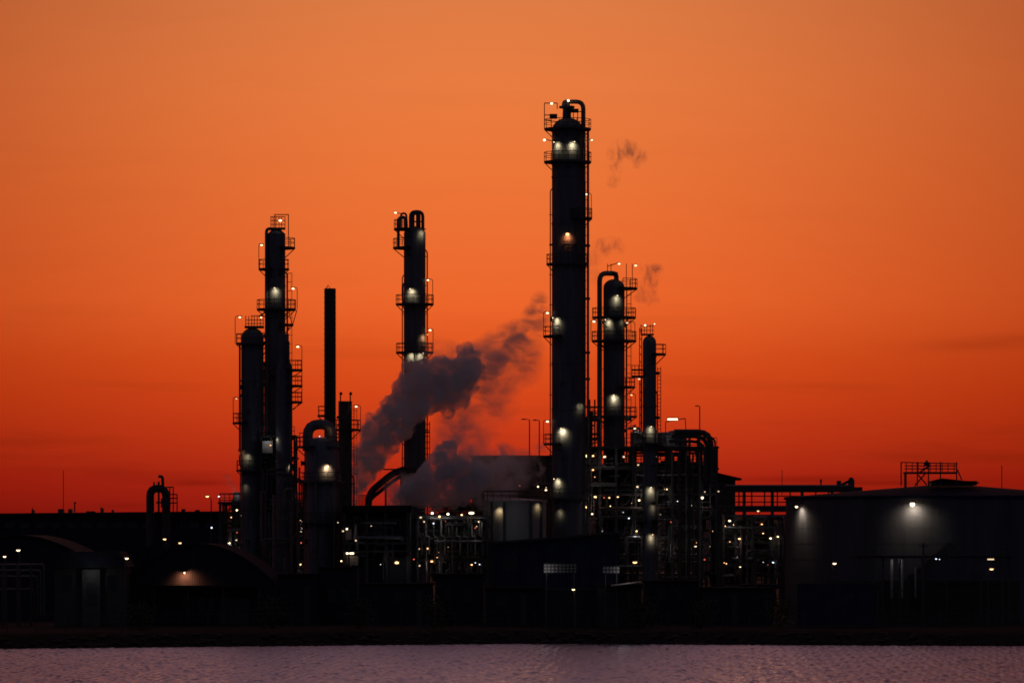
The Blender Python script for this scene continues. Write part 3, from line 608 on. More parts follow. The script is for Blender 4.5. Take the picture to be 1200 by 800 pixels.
# middle dark building with lit bay
Yd = 575
root = thing('compressor_house', 'dark flat roofed house with a lit bay, below the rising steam', 'building', (X(442,Yd), Yd, GZ))
m = MB(); m.box(X(405,Yd), X(480,Yd), Yd+.5, Yd+9, GZ, Z(600,Yd)); m.build('wall', 'wall', root)
m = MB(); m.box(X(401.5,Yd), X(482.5,Yd), Yd-.8, Yd+9.6, Z(600,Yd), Z(592,Yd)); m.build('roof', 'roofdark', root)
for px in (404, 430, 452, 478): m = MB(); m.box(X(px,Yd)-.15, X(px,Yd)+.15, Yd-.7, Yd-.4, GZ, Z(600,Yd)); m.build('steel_column', 'steel', root)
for py in (635, 644.5): MB().box(X(402,Yd), X(482,Yd), Yd-.8, Yd+.49, Z(py+2.5,Yd), Z(py,Yd)).build('gantry', 'steel', root)
MB().box(X(402,Yd), X(412,Yd), Yd-.5, Yd+.3, Z(632,Yd), Z(620,Yd)).build('cabinet', 'panel', root); MB().box(X(407,Yd), X(420,Yd), Yd-.6, Yd+.3, Z(662,Yd), Z(651,Yd)).build('cabinet', 'panel', root); MB().box(X(436,Yd), X(449,Yd), Yd+.1, Yd+.45, Z(630,Yd), Z(612,Yd)).build('cabinet', 'clad', root)
m = MB(); m.lathe([(.3, Z(632,Yd)), (.22, Z(622,Yd)), (.1, Z(614,Yd))], X(417,Yd), Yd-.6, 10); m.build('vent_pipe', 'paletank', root)
clutter(root, 404, 480, 604, 660, Yd-1.1, Yd+.3, 22, 71)
for px, py, b, rr in ((406.5,619.5,'white',.14),(402,622,'dim',.12),(417,633,'dim',.12),(400,657,'white',.14),(396,612,'dim',.1),(465,659,'warm',.24),(485,655,'red',.14),(446,661,'cool',.07),(435,616,'dim',.07)): spotlamp(root, px, py, Yd-1.6, b, rr, 24 if rr >= .15 else 0)
x = X(410.5,Yd); z = Z(648,Yd); m = MB(); m.box(x-.55, x+.55, Yd-1.3, Yd-.8, z+.12, z+.22); o = m.build('tube_lamp', 'steel', root); MB().bar((x-.45, Yd-1.05, z), (x+.45, Yd-1.05, z), .1).build('bulb', 'white', o)

# slanting twin ducts leaving the column behind the steam
Yc = 612
root = thing('slanting_duct', 'two curved ducts slanting down to the left through the steam', 'duct', (X(450,Yc), Yc, GZ))
for dy, o in ((0, 0), (9, 1.2)): tubepart(root, [P3(482, 548+dy*.3, Yc+o), P3(462, 553+dy, Yc+o), P3(446, 566+dy, Yc+o), P3(433, 577+dy*.9, Yc+o), P3(431, 600, Yc+o)], .45 if not dy else .25, 'steel', 'duct_pipe', rad=2, n=12)
m = MB(); m.box(X(449,Yc), X(482,Yc), Yc-.6, Yc+.6, Z(550.5,Yc), Z(549,Yc)); m.bar(P3(452, 560, Yc), P3(452, 600, Yc), .14); m.bar(P3(470, 552, Yc), P3(470, 600, Yc), .14); m.box(X(470,Yc), X(497,Yc), Yc-1, Yc+1, Z(566,Yc), Z(548,Yc)); m.build('support', 'steel', root)
m = MB()
for k in range(8): m.bar(P3(420+k*1.6, 592, Yc-2), P3(420+k*1.6, 580, Yc-2), .05)
m.bar(P3(420, 580, Yc-2), P3(432, 580, Yc-2), .05); m.build('railing', 'steel', root)

# front shed with the mono-pitch roof
Yf = 540
root = thing('shed', 'long blue grey shed with a roof rising to the right', 'shed', (X(652,Yf), Yf, GZ))
MB().prism([(X(577,Yf), GZ), (X(726,Yf), GZ), (X(726,Yf), Z(624.5,Yf)), (X(577,Yf), Z(637,Yf))], Yf, Yf+11).build('wall', 'bluewall', root)
MB().prism([(X(575,Yf), Z(637,Yf)), (X(728,Yf), Z(624.2,Yf)), (X(728,Yf), Z(622.3,Yf)), (X(575,Yf), Z(634.6,Yf))], Yf-.6, Yf+11.6).build('roof', 'concrete', root)
for k in range(6): x = X(582+k*28, Yf); MB().box(x-.09, x+.09, Yf-.12, Yf-.003, GZ, Z(636.8-k*2.3, Yf)-.05).build('rib', 'bluewall', root)
m = MB(); m.box(X(590,Yf), X(606,Yf), Yf-.06, Yf+.04, Z(668,Yf), Z(652,Yf)); m.build('door', 'door', root)

# left side: long flat building, arched halls, gabled house
Yw = 640
root = thing('warehouse', 'very long flat roofed building running along the left skyline', 'building', (X(120,Yw), Yw, GZ))
m = MB(); m.box(X(-40,Yw), X(262,Yw), Yw, Yw+16, GZ, Z(603.5,Yw)); m.build('wall', 'wall', root)
m = MB(); m.prism([(X(-42,Yw), Z(601.6,Yw)), (X(266,Yw), Z(598.6,Yw)), (X(266,Yw), Z(604,Yw)), (X(-42,Yw), Z(604,Yw))], Yw-.5, Yw+16.5); m.build('roof', 'roofdark', root)
for k in range(14): MB().box(X(6+k*18,Yw), X(17+k*18,Yw), Yw-.05, Yw+.05, Z(618,Yw), Z(612,Yw)).build('window', 'glass', root)
for a, b, h in ((36, 39, 3), (67, 73.5, 4), (79, 83.5, 4), (117, 120, 5), (130, 132, 3), (100, 110, 1.4), (212, 216, 4), (228, 233, 3)): MB().box(X(a,Yw), X(b,Yw), Yw+1, Yw+2.5, Z(601,Yw), Z(600-h,Yw)).build('roof_vent', 'steel', root)
MB().bar(P3(38, 600, Yw+1.5), P3(38, 594, Yw+1.5), .06).build('mast', 'steel', root); MB().bar(P3(87.5, 600, Yw+1.5), P3(87.5, 588.5, Yw+1.5), .1).bar(P3(86.5, 589, Yw+1.5), P3(89.5, 588.5, Yw+1.5), .1).build('mast', 'steel', root); MB().bar(P3(118.5, 600, Yw+1.5), P3(118.5, 594, Yw+1.5), .1).build('mast', 'steel', root)
tag(MB().tube([P3(74.3, 600, 700), P3(74.3, 551, 700)], .05).build('radio_mast', 'steel'), 'hair thin mast above the long flat building at far left', 'mast')
tag(MB().tube([P3(1174, 580, 700), P3(1174, 545, 700)], .06).build('radio_mast', 'steel'), 'hair thin mast behind the cone roofed tank at far right', 'mast')
tag(MB().tube([P3(916.5, 580, 700), P3(916.5, 551, 700)], .05).build('radio_mast', 'steel'), 'hair thin mast behind the pipe bridge', 'mast')

Yg = 630
root = thing('gooseneck_pipe', 'fat upside down U of pipe standing above the left roofline', 'pipe', (X(186,Yg), Yg, GZ))
tubepart(root, [P3(176, 640, Yg), P3(176, 572, Yg), P3(194.5, 572, Yg), P3(194.5, 640, Yg)], .52, 'steel', 'bent_pipe', rad=1.02, n=16)
m = MB(); m.tube(bend([P3(186, 600, Yg), P3(186, 564, Yg)], .3), .14); m.tube(bend([P3(191, 572, Yg-.5), P3(190.5, 558, Yg-.5), P3(185.5, 558, Yg-.5)], .4), .2); m.bar(P3(180.5, 570, Yg), P3(180.5, 564.5, Yg), .12); m.box(X(183,Yg), X(190,Yg), Yg-.3, Yg+.3, Z(589.5,Yg), Z(587.5,Yg)); m.box(X(189,Yg), X(199.5,Yg), Yg-.8, Yg+.8, Z(594,Yg), Z(584,Yg)); m.build('valve_gear', 'steel', root)
m = MB()
for px in (199, 203, 207.5): m.bar(P3(px, 600, Yg-.6), P3(px, 570 if px < 206 else 579, Yg-.6), .08)
for py in (570.5, 579, 583.5, 589): m.bar(P3(195, py, Yg-.6), P3(203 if py < 571 else 207.5, py, Yg-.6), .08)
m.build('railing', 'steel', root)

Yz = 612
root = thing('steam_drum', 'small drum with a lit steaming vent on a stand, left of the leftmost column', 'steam drum', (X(277,Yz), Yz, GZ))
m = MB(); m.box(X(271.5,Yz), X(285,Yz), Yz-1, Yz+1, Z(596,Yz), Z(584.5,Yz)); m.build('body', 'steel', root)
m = MB(); m.lathe([(.5, Z(584.5,Yz)), (.42, Z(578,Yz)), (.3, Z(576,Yz))], X(277.5,Yz), Yz, 14); m.build('vent_pipe', 'panel', root); light(root, (X(277.5,Yz)+.2, Yz-1.6, Z(578,Yz)), 9, 'cool')
spotlamp(root, 277.5, 597.5, Yz-1.4, 'white', .17)
m = MB()
for px in (257, 263, 269): m.bar(P3(px, 600, Yz-.6), P3(px, 579, Yz-.6), .06)
for py in (579, 586, 592): m.bar(P3(257, py, Yz-.6), P3(272, py, Yz-.6), .06)
for px in (272.5, 284): m.box(X(px,Yz)-.12, X(px,Yz)+.12, Yz-.1, Yz+.1, GZ, Z(596,Yz))
m.build('railing', 'steel', root); spotlamp(root, 256.5, 581.5, Yz-1, 'cool', .13)

def street_lamp(label, px, pyb, pyt, hx, Yp, bulb='warm', hr=.18, tilt=0, sides=1, group=None):
    root = thing('street_lamp', label, 'lamp post', (X(px,Yp), Yp, GZ), group)
    x, zt = X(px,Yp), Z(pyt,Yp); m = MB(); m.tube([(x, Yp, GZ), (x, Yp, zt)], [.12, .07], 8); xh = X(hx,Yp); m.tube([(x, Yp, zt), ((x+xh)/2, Yp, zt+.12+tilt*.5), (xh, Yp, zt+.05+tilt)], .05); m.build('pole', 'steel', root)
    m = MB(); z = zt+.05+tilt; m.lathe([(.1, z+.14), (.3, z+.06), (.34, z)], xh, Yp, 12); h = m.build('lamp_head', 'steel', root)
    if bulb: MB().sphere((xh, Yp, z-.03), hr, 10, 6, .6).build('bulb', bulb, h)
    return root
street_lamp('lit street lamp with a drooping head above the roofline left of the steam drum', 247.5, 600, 585, 243, 628, 'warm', .22, .4)
street_lamp('unlit mast lamp left of the tallest column, farther from it', 620.5, 560, 492, 613.5, 606, None)
street_lamp('unlit mast lamp left of the tallest column, nearer to it', 632, 560, 493, 627, 604, None)
street_lamp('tall unlit mast lamp rising above the arched pipes', 820, 560, 476.5, 817, 612, None)
street_lamp('lit lamp post at the left edge, the lower of the pair', 7, 700, 652, 5.5, 520, 'white', .17)
street_lamp('lit lamp post at the left edge, the taller of the pair', 23, 700, 644.5, 21.5, 520, 'white', .21)
street_lamp('lit lamp post at the gable end of the low house', 147, 700, 654, 148.5, 516, 'white', .2)
street_lamp('lit lamp post behind the arched hall, left one of two', 195, 700, 631.5, 193, 575, 'warm', .2)
street_lamp('lit lamp post behind the arched hall, right one of two', 213, 700, 636, 211, 575, 'warm', .18)
street_lamp('low lit lamp post in front of the sign panels', 674, 735, 690.5, 672, 506, 'white', .16)
street_lamp('bright lit lamp post at the right end of the shed', 741, 720, 658.5, 744, 545, 'warm', .25)
street_lamp('lit lamp post before the left part of the huge tank', 975, 720, 660, 978, 520, 'white', .2)
street_lamp('lit lamp post before the right part of the huge tank, under the canopy end', 1158, 720, 666.5, 1162, 518, 'warm', .2)

def arch_hall(label, x0, x1, ap, ev, Yp, depth, name='arched_hall', wallm='wall', gate=None):
    root = thing(name, label, 'hall', (X((x0+x1)/2,Yp), Yp, GZ)); a, b, ze, za = X(x0,Yp), X(x1,Yp), Z(ev,Yp), Z(ap,Yp)
    n = 20; arcp = [(a+(b-a)*i/n, ze+(za-ze)*math.sin(PI*i/n)**.85) for i in range(n+1)]
    MB().prism([(a, GZ)] + arcp + [(b, GZ)], Yp, Yp+depth).build('wall', wallm, root)
    up = [(x+(x-(a+b)/2)*.012, z+.18) for x, z in arcp]
    MB().prism(up + [(x, z+.004) for x, z in arcp[::-1]], Yp-.4, Yp+depth+.4).build('roof', 'roof', root)
    if gate: MB().box(X(gate[0],Yp), X(gate[1],Yp), Yp-.08, Yp+.02, GZ, Z(gate[2],Yp)).build('gate', 'door', root)
    return root
arch_hall('arched roof hall at far left behind the lamp posts', -70, 112, 628, 664, 560, 24)
root = arch_hall('arched roof hall with an orange lamp glowing on its end wall', 140, 325, 638, 688, 528, 26, gate=(258, 292, 700))
Yc2 = 528
m = MB(); m.box(X(178,Yc2), X(306,Yc2), Yc2-2.2, Yc2-.01, Z(688,Yc2), Z(685.5,Yc2)); m.build('canopy', 'roofdark', root)
for px in (180, 220, 262, 304): MB().bar(P3(px, 735, Yc2-2.1), P3(px, 688, Yc2-2.1), .09).build('canopy_post', 'steel', root)
m = MB(); x, z = X(217,Yc2), Z(671,Yc2); m.box(x-.45, x+.2, Yc2-.75, Yc2-.03, z+.12, z+.22); o = m.build('wall_lamp', 'steel', root); MB().sphere((x-.05, Yc2-.45, z+.02), .09, 8, 5).build('bulb', 'sodium', o); light(root, (x, Yc2-.95, z-.1), 430, (1, .31, .12), .2, aim=(x+.1, Yc2, z-.9), cone=150)
for px in (214, 232, 244): MB().box(X(px,Yc2), X(px+8,Yc2), Yc2-.05, Yc2-.004, Z(716,Yc2), Z(700,Yc2)).build('window', 'glass', root)

Yn = 520
root = thing('gabled_house', 'low gabled house with a pale door, between the two arched halls', 'house', (X(108,Yn), Yn, GZ))
m = MB(); m.box(X(64,Yn), X(146,Yn), Yn, Yn+9, GZ, Z(664,Yn)); m.build('wall', 'brick', root)
MB().prism([(X(60,Yn), Z(664,Yn)), (X(150,Yn), Z(664,Yn)), (X(140,Yn), Z(646,Yn)), (X(72,Yn), Z(646,Yn))], Yn-.5, Yn+9.5).build('roof', 'roof', root)
m = MB(); m.box(X(97,Yn), X(118,Yn), Yn-.9, Yn-.003, GZ, Z(667,Yn)); m.build('porch', 'concrete', root)
m = MB(); m.box(X(103,Yn), X(114,Yn), Yn-.96, Yn-.88, Z(708,Yn), Z(682,Yn)); o = m.build('door', 'door', root); MB().sphere((X(112.5,Yn), Yn-1.02, Z(696,Yn)), .06).build('handle', 'steel', o)
for a, b in ((72, 86), (124, 138)):
    m = MB(); m.box(X(a,Yn), X(b,Yn), Yn-.07, Yn-.004, Z(692,Yn), Z(672,Yn)); o = m.build('window', 'steel', root); m = MB(); m.box(X(a+1.5,Yn), X(b-1.5,Yn), Yn-.09, Yn-.068, Z(690.5,Yn), Z(673.5,Yn)); m.build('pane', 'glass', o)
light(root, (X(109,Yn), Yn-2.2, Z(670,Yn)), .2, (.9, .9, 1), .15)

Yx = 522
root = thing('pipe_manifold', 'low ground level pipe manifold with cross rails at the left edge', 'pipe manifold', (X(22,Yx), Yx, GZ))
for k, py in enumerate((661, 668, 675, 690)): tubepart(root, [P3(-10, py, Yx+k*.3), P3(52-k*4, py, Yx+k*.3), P3(52-k*4, 720, Yx+k*.3)], .1, 'pipe', rad=.4)
for px in (3, 20, 36): MB().box(X(px,Yx)-.08, X(px,Yx)+.08, Yx-.2, Yx+1.2, GZ, Z(660,Yx)).build('support', 'steel', root)

# low dark front buildings
def flat_block(label, x0, x1, top, Yp, depth, wallm='wall', name='low_building', wins=(), win_py=(690, 705), doors=()):
    root = thing(name, label, 'building', (X((x0+x1)/2,Yp), Yp, GZ))
    MB().box(X(x0,Yp), X(x1,Yp), Yp, Yp+depth, GZ, Z(top+2.5,Yp)).build('wall', wallm, root)
    MB().box(X(x0-1.5,Yp), X(x1+1.5,Yp), Yp-.3, Yp+depth+.3, Z(top+2.5,Yp), Z(top,Yp)).build('roof', 'roofdark', root)
    for a, b in wins:
        m = MB(); m.box(X(a,Yp), X(b,Yp), Yp-.06, Yp-.004, Z(win_py[1],Yp), Z(win_py[0],Yp)); m.build('window', 'glass', root)
    for a, b in doors: MB().box(X(a,Yp), X(b,Yp), Yp-.07, Yp-.004, GZ, Z(win_py[0]-3,Yp)).build('door', 'door', root)
    return root
flat_block('low dark building in front of the left columns, nearest the arched hall', 326, 372, 672, 530, 9, wins=((338,346),), doors=((356,363),))
flat_block('taller dark block in front of the left columns, under the vessel', 374, 418, 664, 533, 8, wins=((384,394),(400,410)))
flat_block('long very low dark building below the house with the lit bay', 422, 506, 683, 526, 9, wins=((434,444),(462,474)), doors=((488,495),), win_py=(694,706))
flat_block('dark block left of the blue grey shed, under the lit pipe rack', 510, 566, 672, 530, 8, wins=((520,530),(544,554)))
flat_block('very low dark building in front of the blue grey shed', 570, 634, 688, 520, 7, wins=((582,594),), doors=((610,617),), win_py=(698,710))
flat_block('dark building in front of the right frame, nearest the kiosk', 758, 818, 680, 530, 9, wins=((770,780),(790,800)))
flat_block('lower dark building in front of the right frame, nearest the huge tank', 824, 906, 688, 524, 9, wins=((836,846),(880,890)), doors=((858,865),), win_py=(698,710))
def shrub(label, px, top, Yp, w, seed):
    R = random.Random(seed); root = thing('shrub', label, 'shrub', (X(px,Yp), Yp, GZ), 'shrubs along the quay'); x, zt = X(px,Yp), Z(top,Yp); m = MB()
    for k in range(4): q = k*1.6; m.tube([(x, Yp, GZ-.1), (x+math.cos(q)*w*.5, Yp+math.sin(q)*w*.4, GZ+(zt-GZ)*.7)], [.06, .03], 5)
    m.build('stem', 'bark', root); c = MB()
    for _ in range(520):
        p = Vector((x+R.gauss(0,.42)*w, Yp+R.gauss(0,.35)*w, GZ+(zt-GZ)*min(1.08, abs(R.gauss(.55,.26))))); a = Vector((R.uniform(-1,1), R.uniform(-1,1), R.uniform(-1,1))).normalized()*.16; b = a.orthogonal().normalized()*.1
        c.add([p-a, p+b, p+a, p-b], [(0,1,2,3)])
    c.build('crown', 'leaf', root)
for k, (px, top, w_, lab) in enumerate(((165, 708, 1.6, 'dark shrub below the left end of the arched hall canopy'), (318, 700, 2., 'dark shrub between the arched hall and the dark buildings'), (421, 704, 1.5, 'dark shrub between the two dark buildings under the vessel'), (508, 700, 1.8, 'dark shrub left of the block under the lit pipe rack'), (754, 702, 1.9, 'dark shrub at the right end of the kiosk'), (820, 706, 1.4, 'dark shrub between the two buildings before the right frame'), (914, 700, 2.1, 'dark shrub left of the navy container'))): shrub(lab, px, top, 507 if px > 300 else 496, w_, 60+k)
r_ = flat_block('small kiosk with an orange lit canopy edge, right of the sign panels', 702, 752, 684, 508, 6, name='kiosk', wallm='brick', win_py=(696,710), wins=((712,722),), doors=((735,743),))
m = MB(); m.prism([(X(716,506), Z(686.5,506)), (X(752,506), Z(681.5,506)), (X(752,506), Z(680.6,506)), (X(716,506), Z(685,506))], 505, 507.6); m.build('canopy', 'panel', r_); light(r_, (X(734,506), 504.6, Z(676,506)), 5, 'sodium')

def container(label, x0, x1, y0, Yp, mat):
    root = thing('shipping_container', label, 'container', (X((x0+x1)/2,Yp), Yp, GZ)); a, b, zt = X(x0,Yp), X(x1,Yp), Z(y0,Yp)
    MB().box(a, b, Yp, Yp+2.4, GZ+.1, zt).build('body', mat, root)
    for x in (a, b): MB().box(x-.08, x+.08, Yp-.08, Yp+.08, GZ, zt+.05).build('corner_post', 'steel', root)
    MB().box(a+.09, b-.09, Yp-.06, Yp+.06, zt-.02, zt+.1).build('top_rail', 'steel', root)
    m = MB(); n = int((b-a)/.6)
    for i in range(1, n): x = a+(b-a)*i/n; m.box(x-.09, x+.09, Yp-.04, Yp-.003, GZ+.25, zt-.12)
    m.build('rib', mat, root)
container('navy container standing before the left part of the huge tank', 934, 1028, 684, 512, 'bluewall')
container('dark container below the sign panels', 640, 700, 690, 510, 'wall')

def sign_panel(label, x0, x1, y0, y1, Yp, cells):
    root = thing('sign_panel', label, 'panel', (X((x0+x1)/2,Yp), Yp, GZ)); a, b = X(x0,Yp), X(x1,Yp); z0, z1 = Z(y1,Yp), Z(y0,Yp)
    MB().box(a, b, Yp, Yp+.08, z0, z1).build('board', 'steel', root)
    m = MB(); nx, nz = cells; w, h = (b-a)/nx, (z1-z0)/nz
    for i in range(nx):
        for j in range(nz): m.box(a+w*i+w*.2, a+w*i+w*.8, Yp-.05, Yp-.003, z0+h*j+h*.2, z0+h*j+h*.75)
    m.build('tile', 'panel', root)
    for x in (a+.3, b-.3): MB().bar((x, Yp+.15, GZ), (x, Yp+.15, z1+.1), .08).build('post', 'steel', root)
    light(root, ((a if x1-x0 > 30 else b)+.3, Yp-1.0, z0+.4), 1.5, 'warm', .1)
sign_panel('wide raised panel of pale square tiles in front of the shed', 637, 676, 660, 671, 506, (9, 3))
sign_panel('small raised panel of pale tiles on two posts at the shed corner', 706, 726, 663, 671.5, 506, (5, 2))

# canopy gantry before the tank
Yo = 524
root = thing('loading_canopy', 'long thin roofed loading canopy on posts before the huge tank', 'canopy', (X(1095,Yo), Yo, GZ))
m = MB(); m.box(X(1003,Yo), X(1186,Yo), Yo, Yo+6, Z(653.5,Yo), Z(651,Yo)); m.build('roof', 'roof', root)
for px in (1008, 1035, 1055, 1081, 1110, 1150, 1183): MB().box(X(px,Yo)-.1, X(px,Yo)+.1, Yo+.3, Yo+.5, GZ, Z(653.5,Yo)).build('post', 'steel', root)
m = MB(); m.box(X(970,Yo), X(1200,Yo), Yo+4, Yo+4.2, GZ, Z(680,Yo)); m.build('rear_wall', 'brick', root)
m = MB(); m.box(X(1005,Yo), X(1190,Yo), Yo+1, Yo+1.2, Z(692,Yo), Z(691,Yo)); m.build('rail', 'steel', root)
for px, py, rr in ((1045, 655, .16), (1057, 655, .16), (1073, 664, .12)): MB().bar(P3(px, 700, Yo+2), P3(px, py, Yo+2), rr).build('pipe', 'paletank', root)
light(root, (X(1049,Yo), Yo+.9, Z(656,Yo)), 4, 'warm')
x, z = X(1161,Yo), Z(655,Yo); m = MB(); m.box(x-.5, x+.5, Yo-.2, Yo+.2, z+.09, z+.18); o = m.build('tube_lamp', 'steel', root); MB().bar((x-.35, Yo, z), (x+.35, Yo, z), .07).build('bulb', 'dim', o); spotlamp(root, 1097, 654.5, Yo-.6, 'cool', .1); spotlamp(root, 1101, 655, Yo-.6, 'cool', .07)

for i, (px, py, lab) in enumerate(((1175, 640, 'tall bare dark pole before the huge tank, near the right edge'), (1082, 636, 'tall bare dark pole before the middle of the huge tank'), (1022, 642, 'tall bare dark pole before the huge tank, near the canopy end'))):
    root = thing('utility_pole', lab, 'pole', (X(px,514), 514, GZ)); MB().tube([(X(px,514), 514, GZ), (X(px,514), 514, Z(py,514))], [.13, .09], 8).build('pole', 'steel', root)
    MB().box(X(px,514)-.5, X(px,514)+.5, 513.95, 514.05, Z(py+4,514), Z(py+2.5,514)).build('crossarm', 'steel', root)

# trees behind the rack
def tree(label, px, top, Yp, w, seed):
    R = random.Random(seed); root = thing('tree', label, 'tree', (X(px,Yp), Yp, GZ)); x = X(px,Yp); zt = Z(top,Yp); m = MB()
    m.tube([(x, Yp, GZ), (x+.1, Yp, GZ+(zt-GZ)*.5), (x, Yp, zt-1)], [.3, .22, .06], 8)
    tips = []
    for k in range(9):
        q = R.uniform(0, 2*PI); z0 = GZ+(zt-GZ)*R.uniform(.4, .75); e = (x+math.cos(q)*w*R.uniform(.5, .95), Yp+math.sin(q)*w*R.uniform(.5, .9), min(zt-.3, z0+R.uniform(1.2, 3.2))); m.tube([(x, Yp, z0), e], [.12, .04], 5); tips.append(e)
    m.build('trunk', 'bark', root); c = MB(); tips += [(x+R.uniform(-.5,.5)*w, Yp+R.uniform(-.4,.4)*w, zt-R.uniform(.4, 3)) for _ in range(7)]
    for t in tips:
        for _ in range(240):
            d = Vector((R.gauss(0,.55), R.gauss(0,.55), R.gauss(0,.42))); p = Vector(t) + d; a = Vector((R.uniform(-1,1), R.uniform(-1,1), R.uniform(-1,1))).normalized()*.17; b = a.orthogonal().normalized()*.1
            c.add([p-a, p+b, p+a, p-b], [(0,1,2,3)])
    c.build('crown', 'leaf', root)
tree('bushy dark tree behind the lit pipe rack, the taller one', 541, 576, 630, 2.2, 5); tree('bushy dark tree behind the lit pipe rack, right of the taller one', 563, 584, 634, 2.0, 6); tree('bushy dark tree behind the lit pipe rack, left of the taller one', 520, 590, 628, 1.9, 7)

# fence on the quay
root = thing('fence', 'long dark rail fence along the shore in front of the plant', 'fence', (0, 500, GZ))
m = MB()
fx = lambda t: (-54 + 110*t, 504.2 + ((-54 + 110*t) * .48 if t < 54/110 else -(-54 + 110*t) * .22))
for h in (.5, 1.1, 1.7): m.tube([(*fx(t), GZ+h) for t in (0, 54/110, 1)], .025, 4)
m.build('rail', 'steel', root)
for k in range(40): p = fx((k+.5)/40); MB().box(p[0]-.04, p[0]+.04, p[1]-.04, p[1]+.04, GZ-.1, GZ+1.8).build('post', 'steel', root)

# ================================================================== SETTING: land, water, hills
def shoreY(x): return 499 + (x * .48 if x < 0 else -x * .22)
m = MB(); N = 80
xs = [-3000] + [-75 + 150*i/N for i in range(N+1)] + [3000]
rows = []
for x in xs:
    s = shoreY(max(-400, min(400, x))) if abs(x) < 400 else shoreY(math.copysign(400, x))
    w = lambda k: .5*mnoise.noise(Vector((x*.35, k*3.1, 0))) if abs(x) < 100 else 0
    rows.append([(x, s-1.5+w(1), -1.2), (x, s-.2+w(2)*.6, -.05), (x, s+1.4+w(3), .55+w(4)*.5), (x, s+3.0, 1.2), (x, s+4.5, GZ), (x, s+60, GZ), (x, 9000, GZ)])
k = len(rows[0]); vs = [v for r_ in rows for v in r_]
m.add(vs, [(i*k+j, (i+1)*k+j, (i+1)*k+j+1, i*k+j+1) for i in range(len(rows)-1) for j in range(k-1)])
tag(m.build('ground', 'ground'), None, None, kind='structure')
m = MB(); R = random.Random(77)
for i in range(900):
    x = R.uniform(-72, 72); s = shoreY(x) + R.uniform(-.9, 3.2); z = max(-.1, (s-shoreY(x))*.4-.05); rr = R.uniform(.15, .5)
    m.lathe([(rr*.5, z-rr*.5), (rr*R.uniform(.9,1.1), z-rr*.1), (rr*R.uniform(.7,1), z+rr*.25), (rr*.35, z+rr*.5)], x, s, 6)
tag(m.build('shore_rocks', 'rock'), 'dark tumbled rocks along the waterline', None, kind='stuff')
m = MB(); n = 500
prof = []
for i in range(n+1):
    x = -1600 + 3200*i/n; prof.append((x, 20.2 + 1.1*mnoise.noise(Vector((x*.02, 3.3, 0))) + .5*mnoise.noise(Vector((x*.13, 1.3, 0)))))
vs = []
for x, h in prof: vs += [(x, 1380, GZ-.5), (x, 1460, h*.8), (x, 1500, h), (x, 1600, GZ-.5)]
m.add(vs, [(i*4+j, (i+1)*4+j, (i+1)*4+j+1, i*4+j+1) for i in range(n) for j in range(3)])
tag(m.build('hills', 'hill'), None, None, kind='structure')

mw, nn, ll = new_mat('water_surface'); b = nn['Principled BSDF']
b.inputs['Base Color'].default_value = (.03, .032, .06, 1); b.inputs['Roughness'].default_value = .28; b.inputs['IOR'].default_value = 1.33
M['water'] = mw
import numpy as np
def water_mesh():
    """choppy water: a fine wave grid where the photo looks, coarse out to the far sides"""
    x = np.concatenate(([-3000., -300.], np.arange(-58, 58.01, .11), [300., 3000.])); y = np.concatenate(([-400., 200.], np.arange(325, 521.01, .26), [2000.]))
    gx, gy = np.meshgrid(x, y); z = np.zeros_like(gx); rs = np.random.RandomState(4)
    for lam in np.geomspace(.38, 1.25, 60):
        th = rs.normal(0, .8); k = 2*np.pi/lam; a = .040*lam**.9/(2*np.pi); z += a*np.sin(k*(gx*np.sin(th) + gy*np.cos(th)) + rs.uniform(0, 6.28))
    z[(np.abs(gx) > 58.3) | (gy < 324) | (gy > 522)] = 0
    ny, nx = gx.shape; idx = np.arange(nx*ny).reshape(ny, nx)
    f = np.stack((idx[:-1,:-1], idx[:-1,1:], idx[1:,1:], idx[1:,:-1]), -1).reshape(-1, 4)
    me = bpy.data.meshes.new('water'); me.vertices.add(nx*ny); me.vertices.foreach_set('co', np.stack((gx, gy, z), -1).astype('f').ravel())
    me.loops.add(f.size); me.loops.foreach_set('vertex_index', f.astype('i').ravel()); me.polygons.add(len(f)); me.polygons.foreach_set('loop_start', np.arange(0, f.size, 4, dtype='i')); me.polygons.foreach_set('loop_total', np.full(len(f), 4, dtype='i'))
    me.update(calc_edges=True); me.polygons.foreach_set('use_smooth', np.ones(len(f), dtype=bool)); me.materials.append(mw)
    o = bpy.data.objects.new('water', me); col.objects.link(o); return o
tag(water_mesh(), None, None, kind='structure')

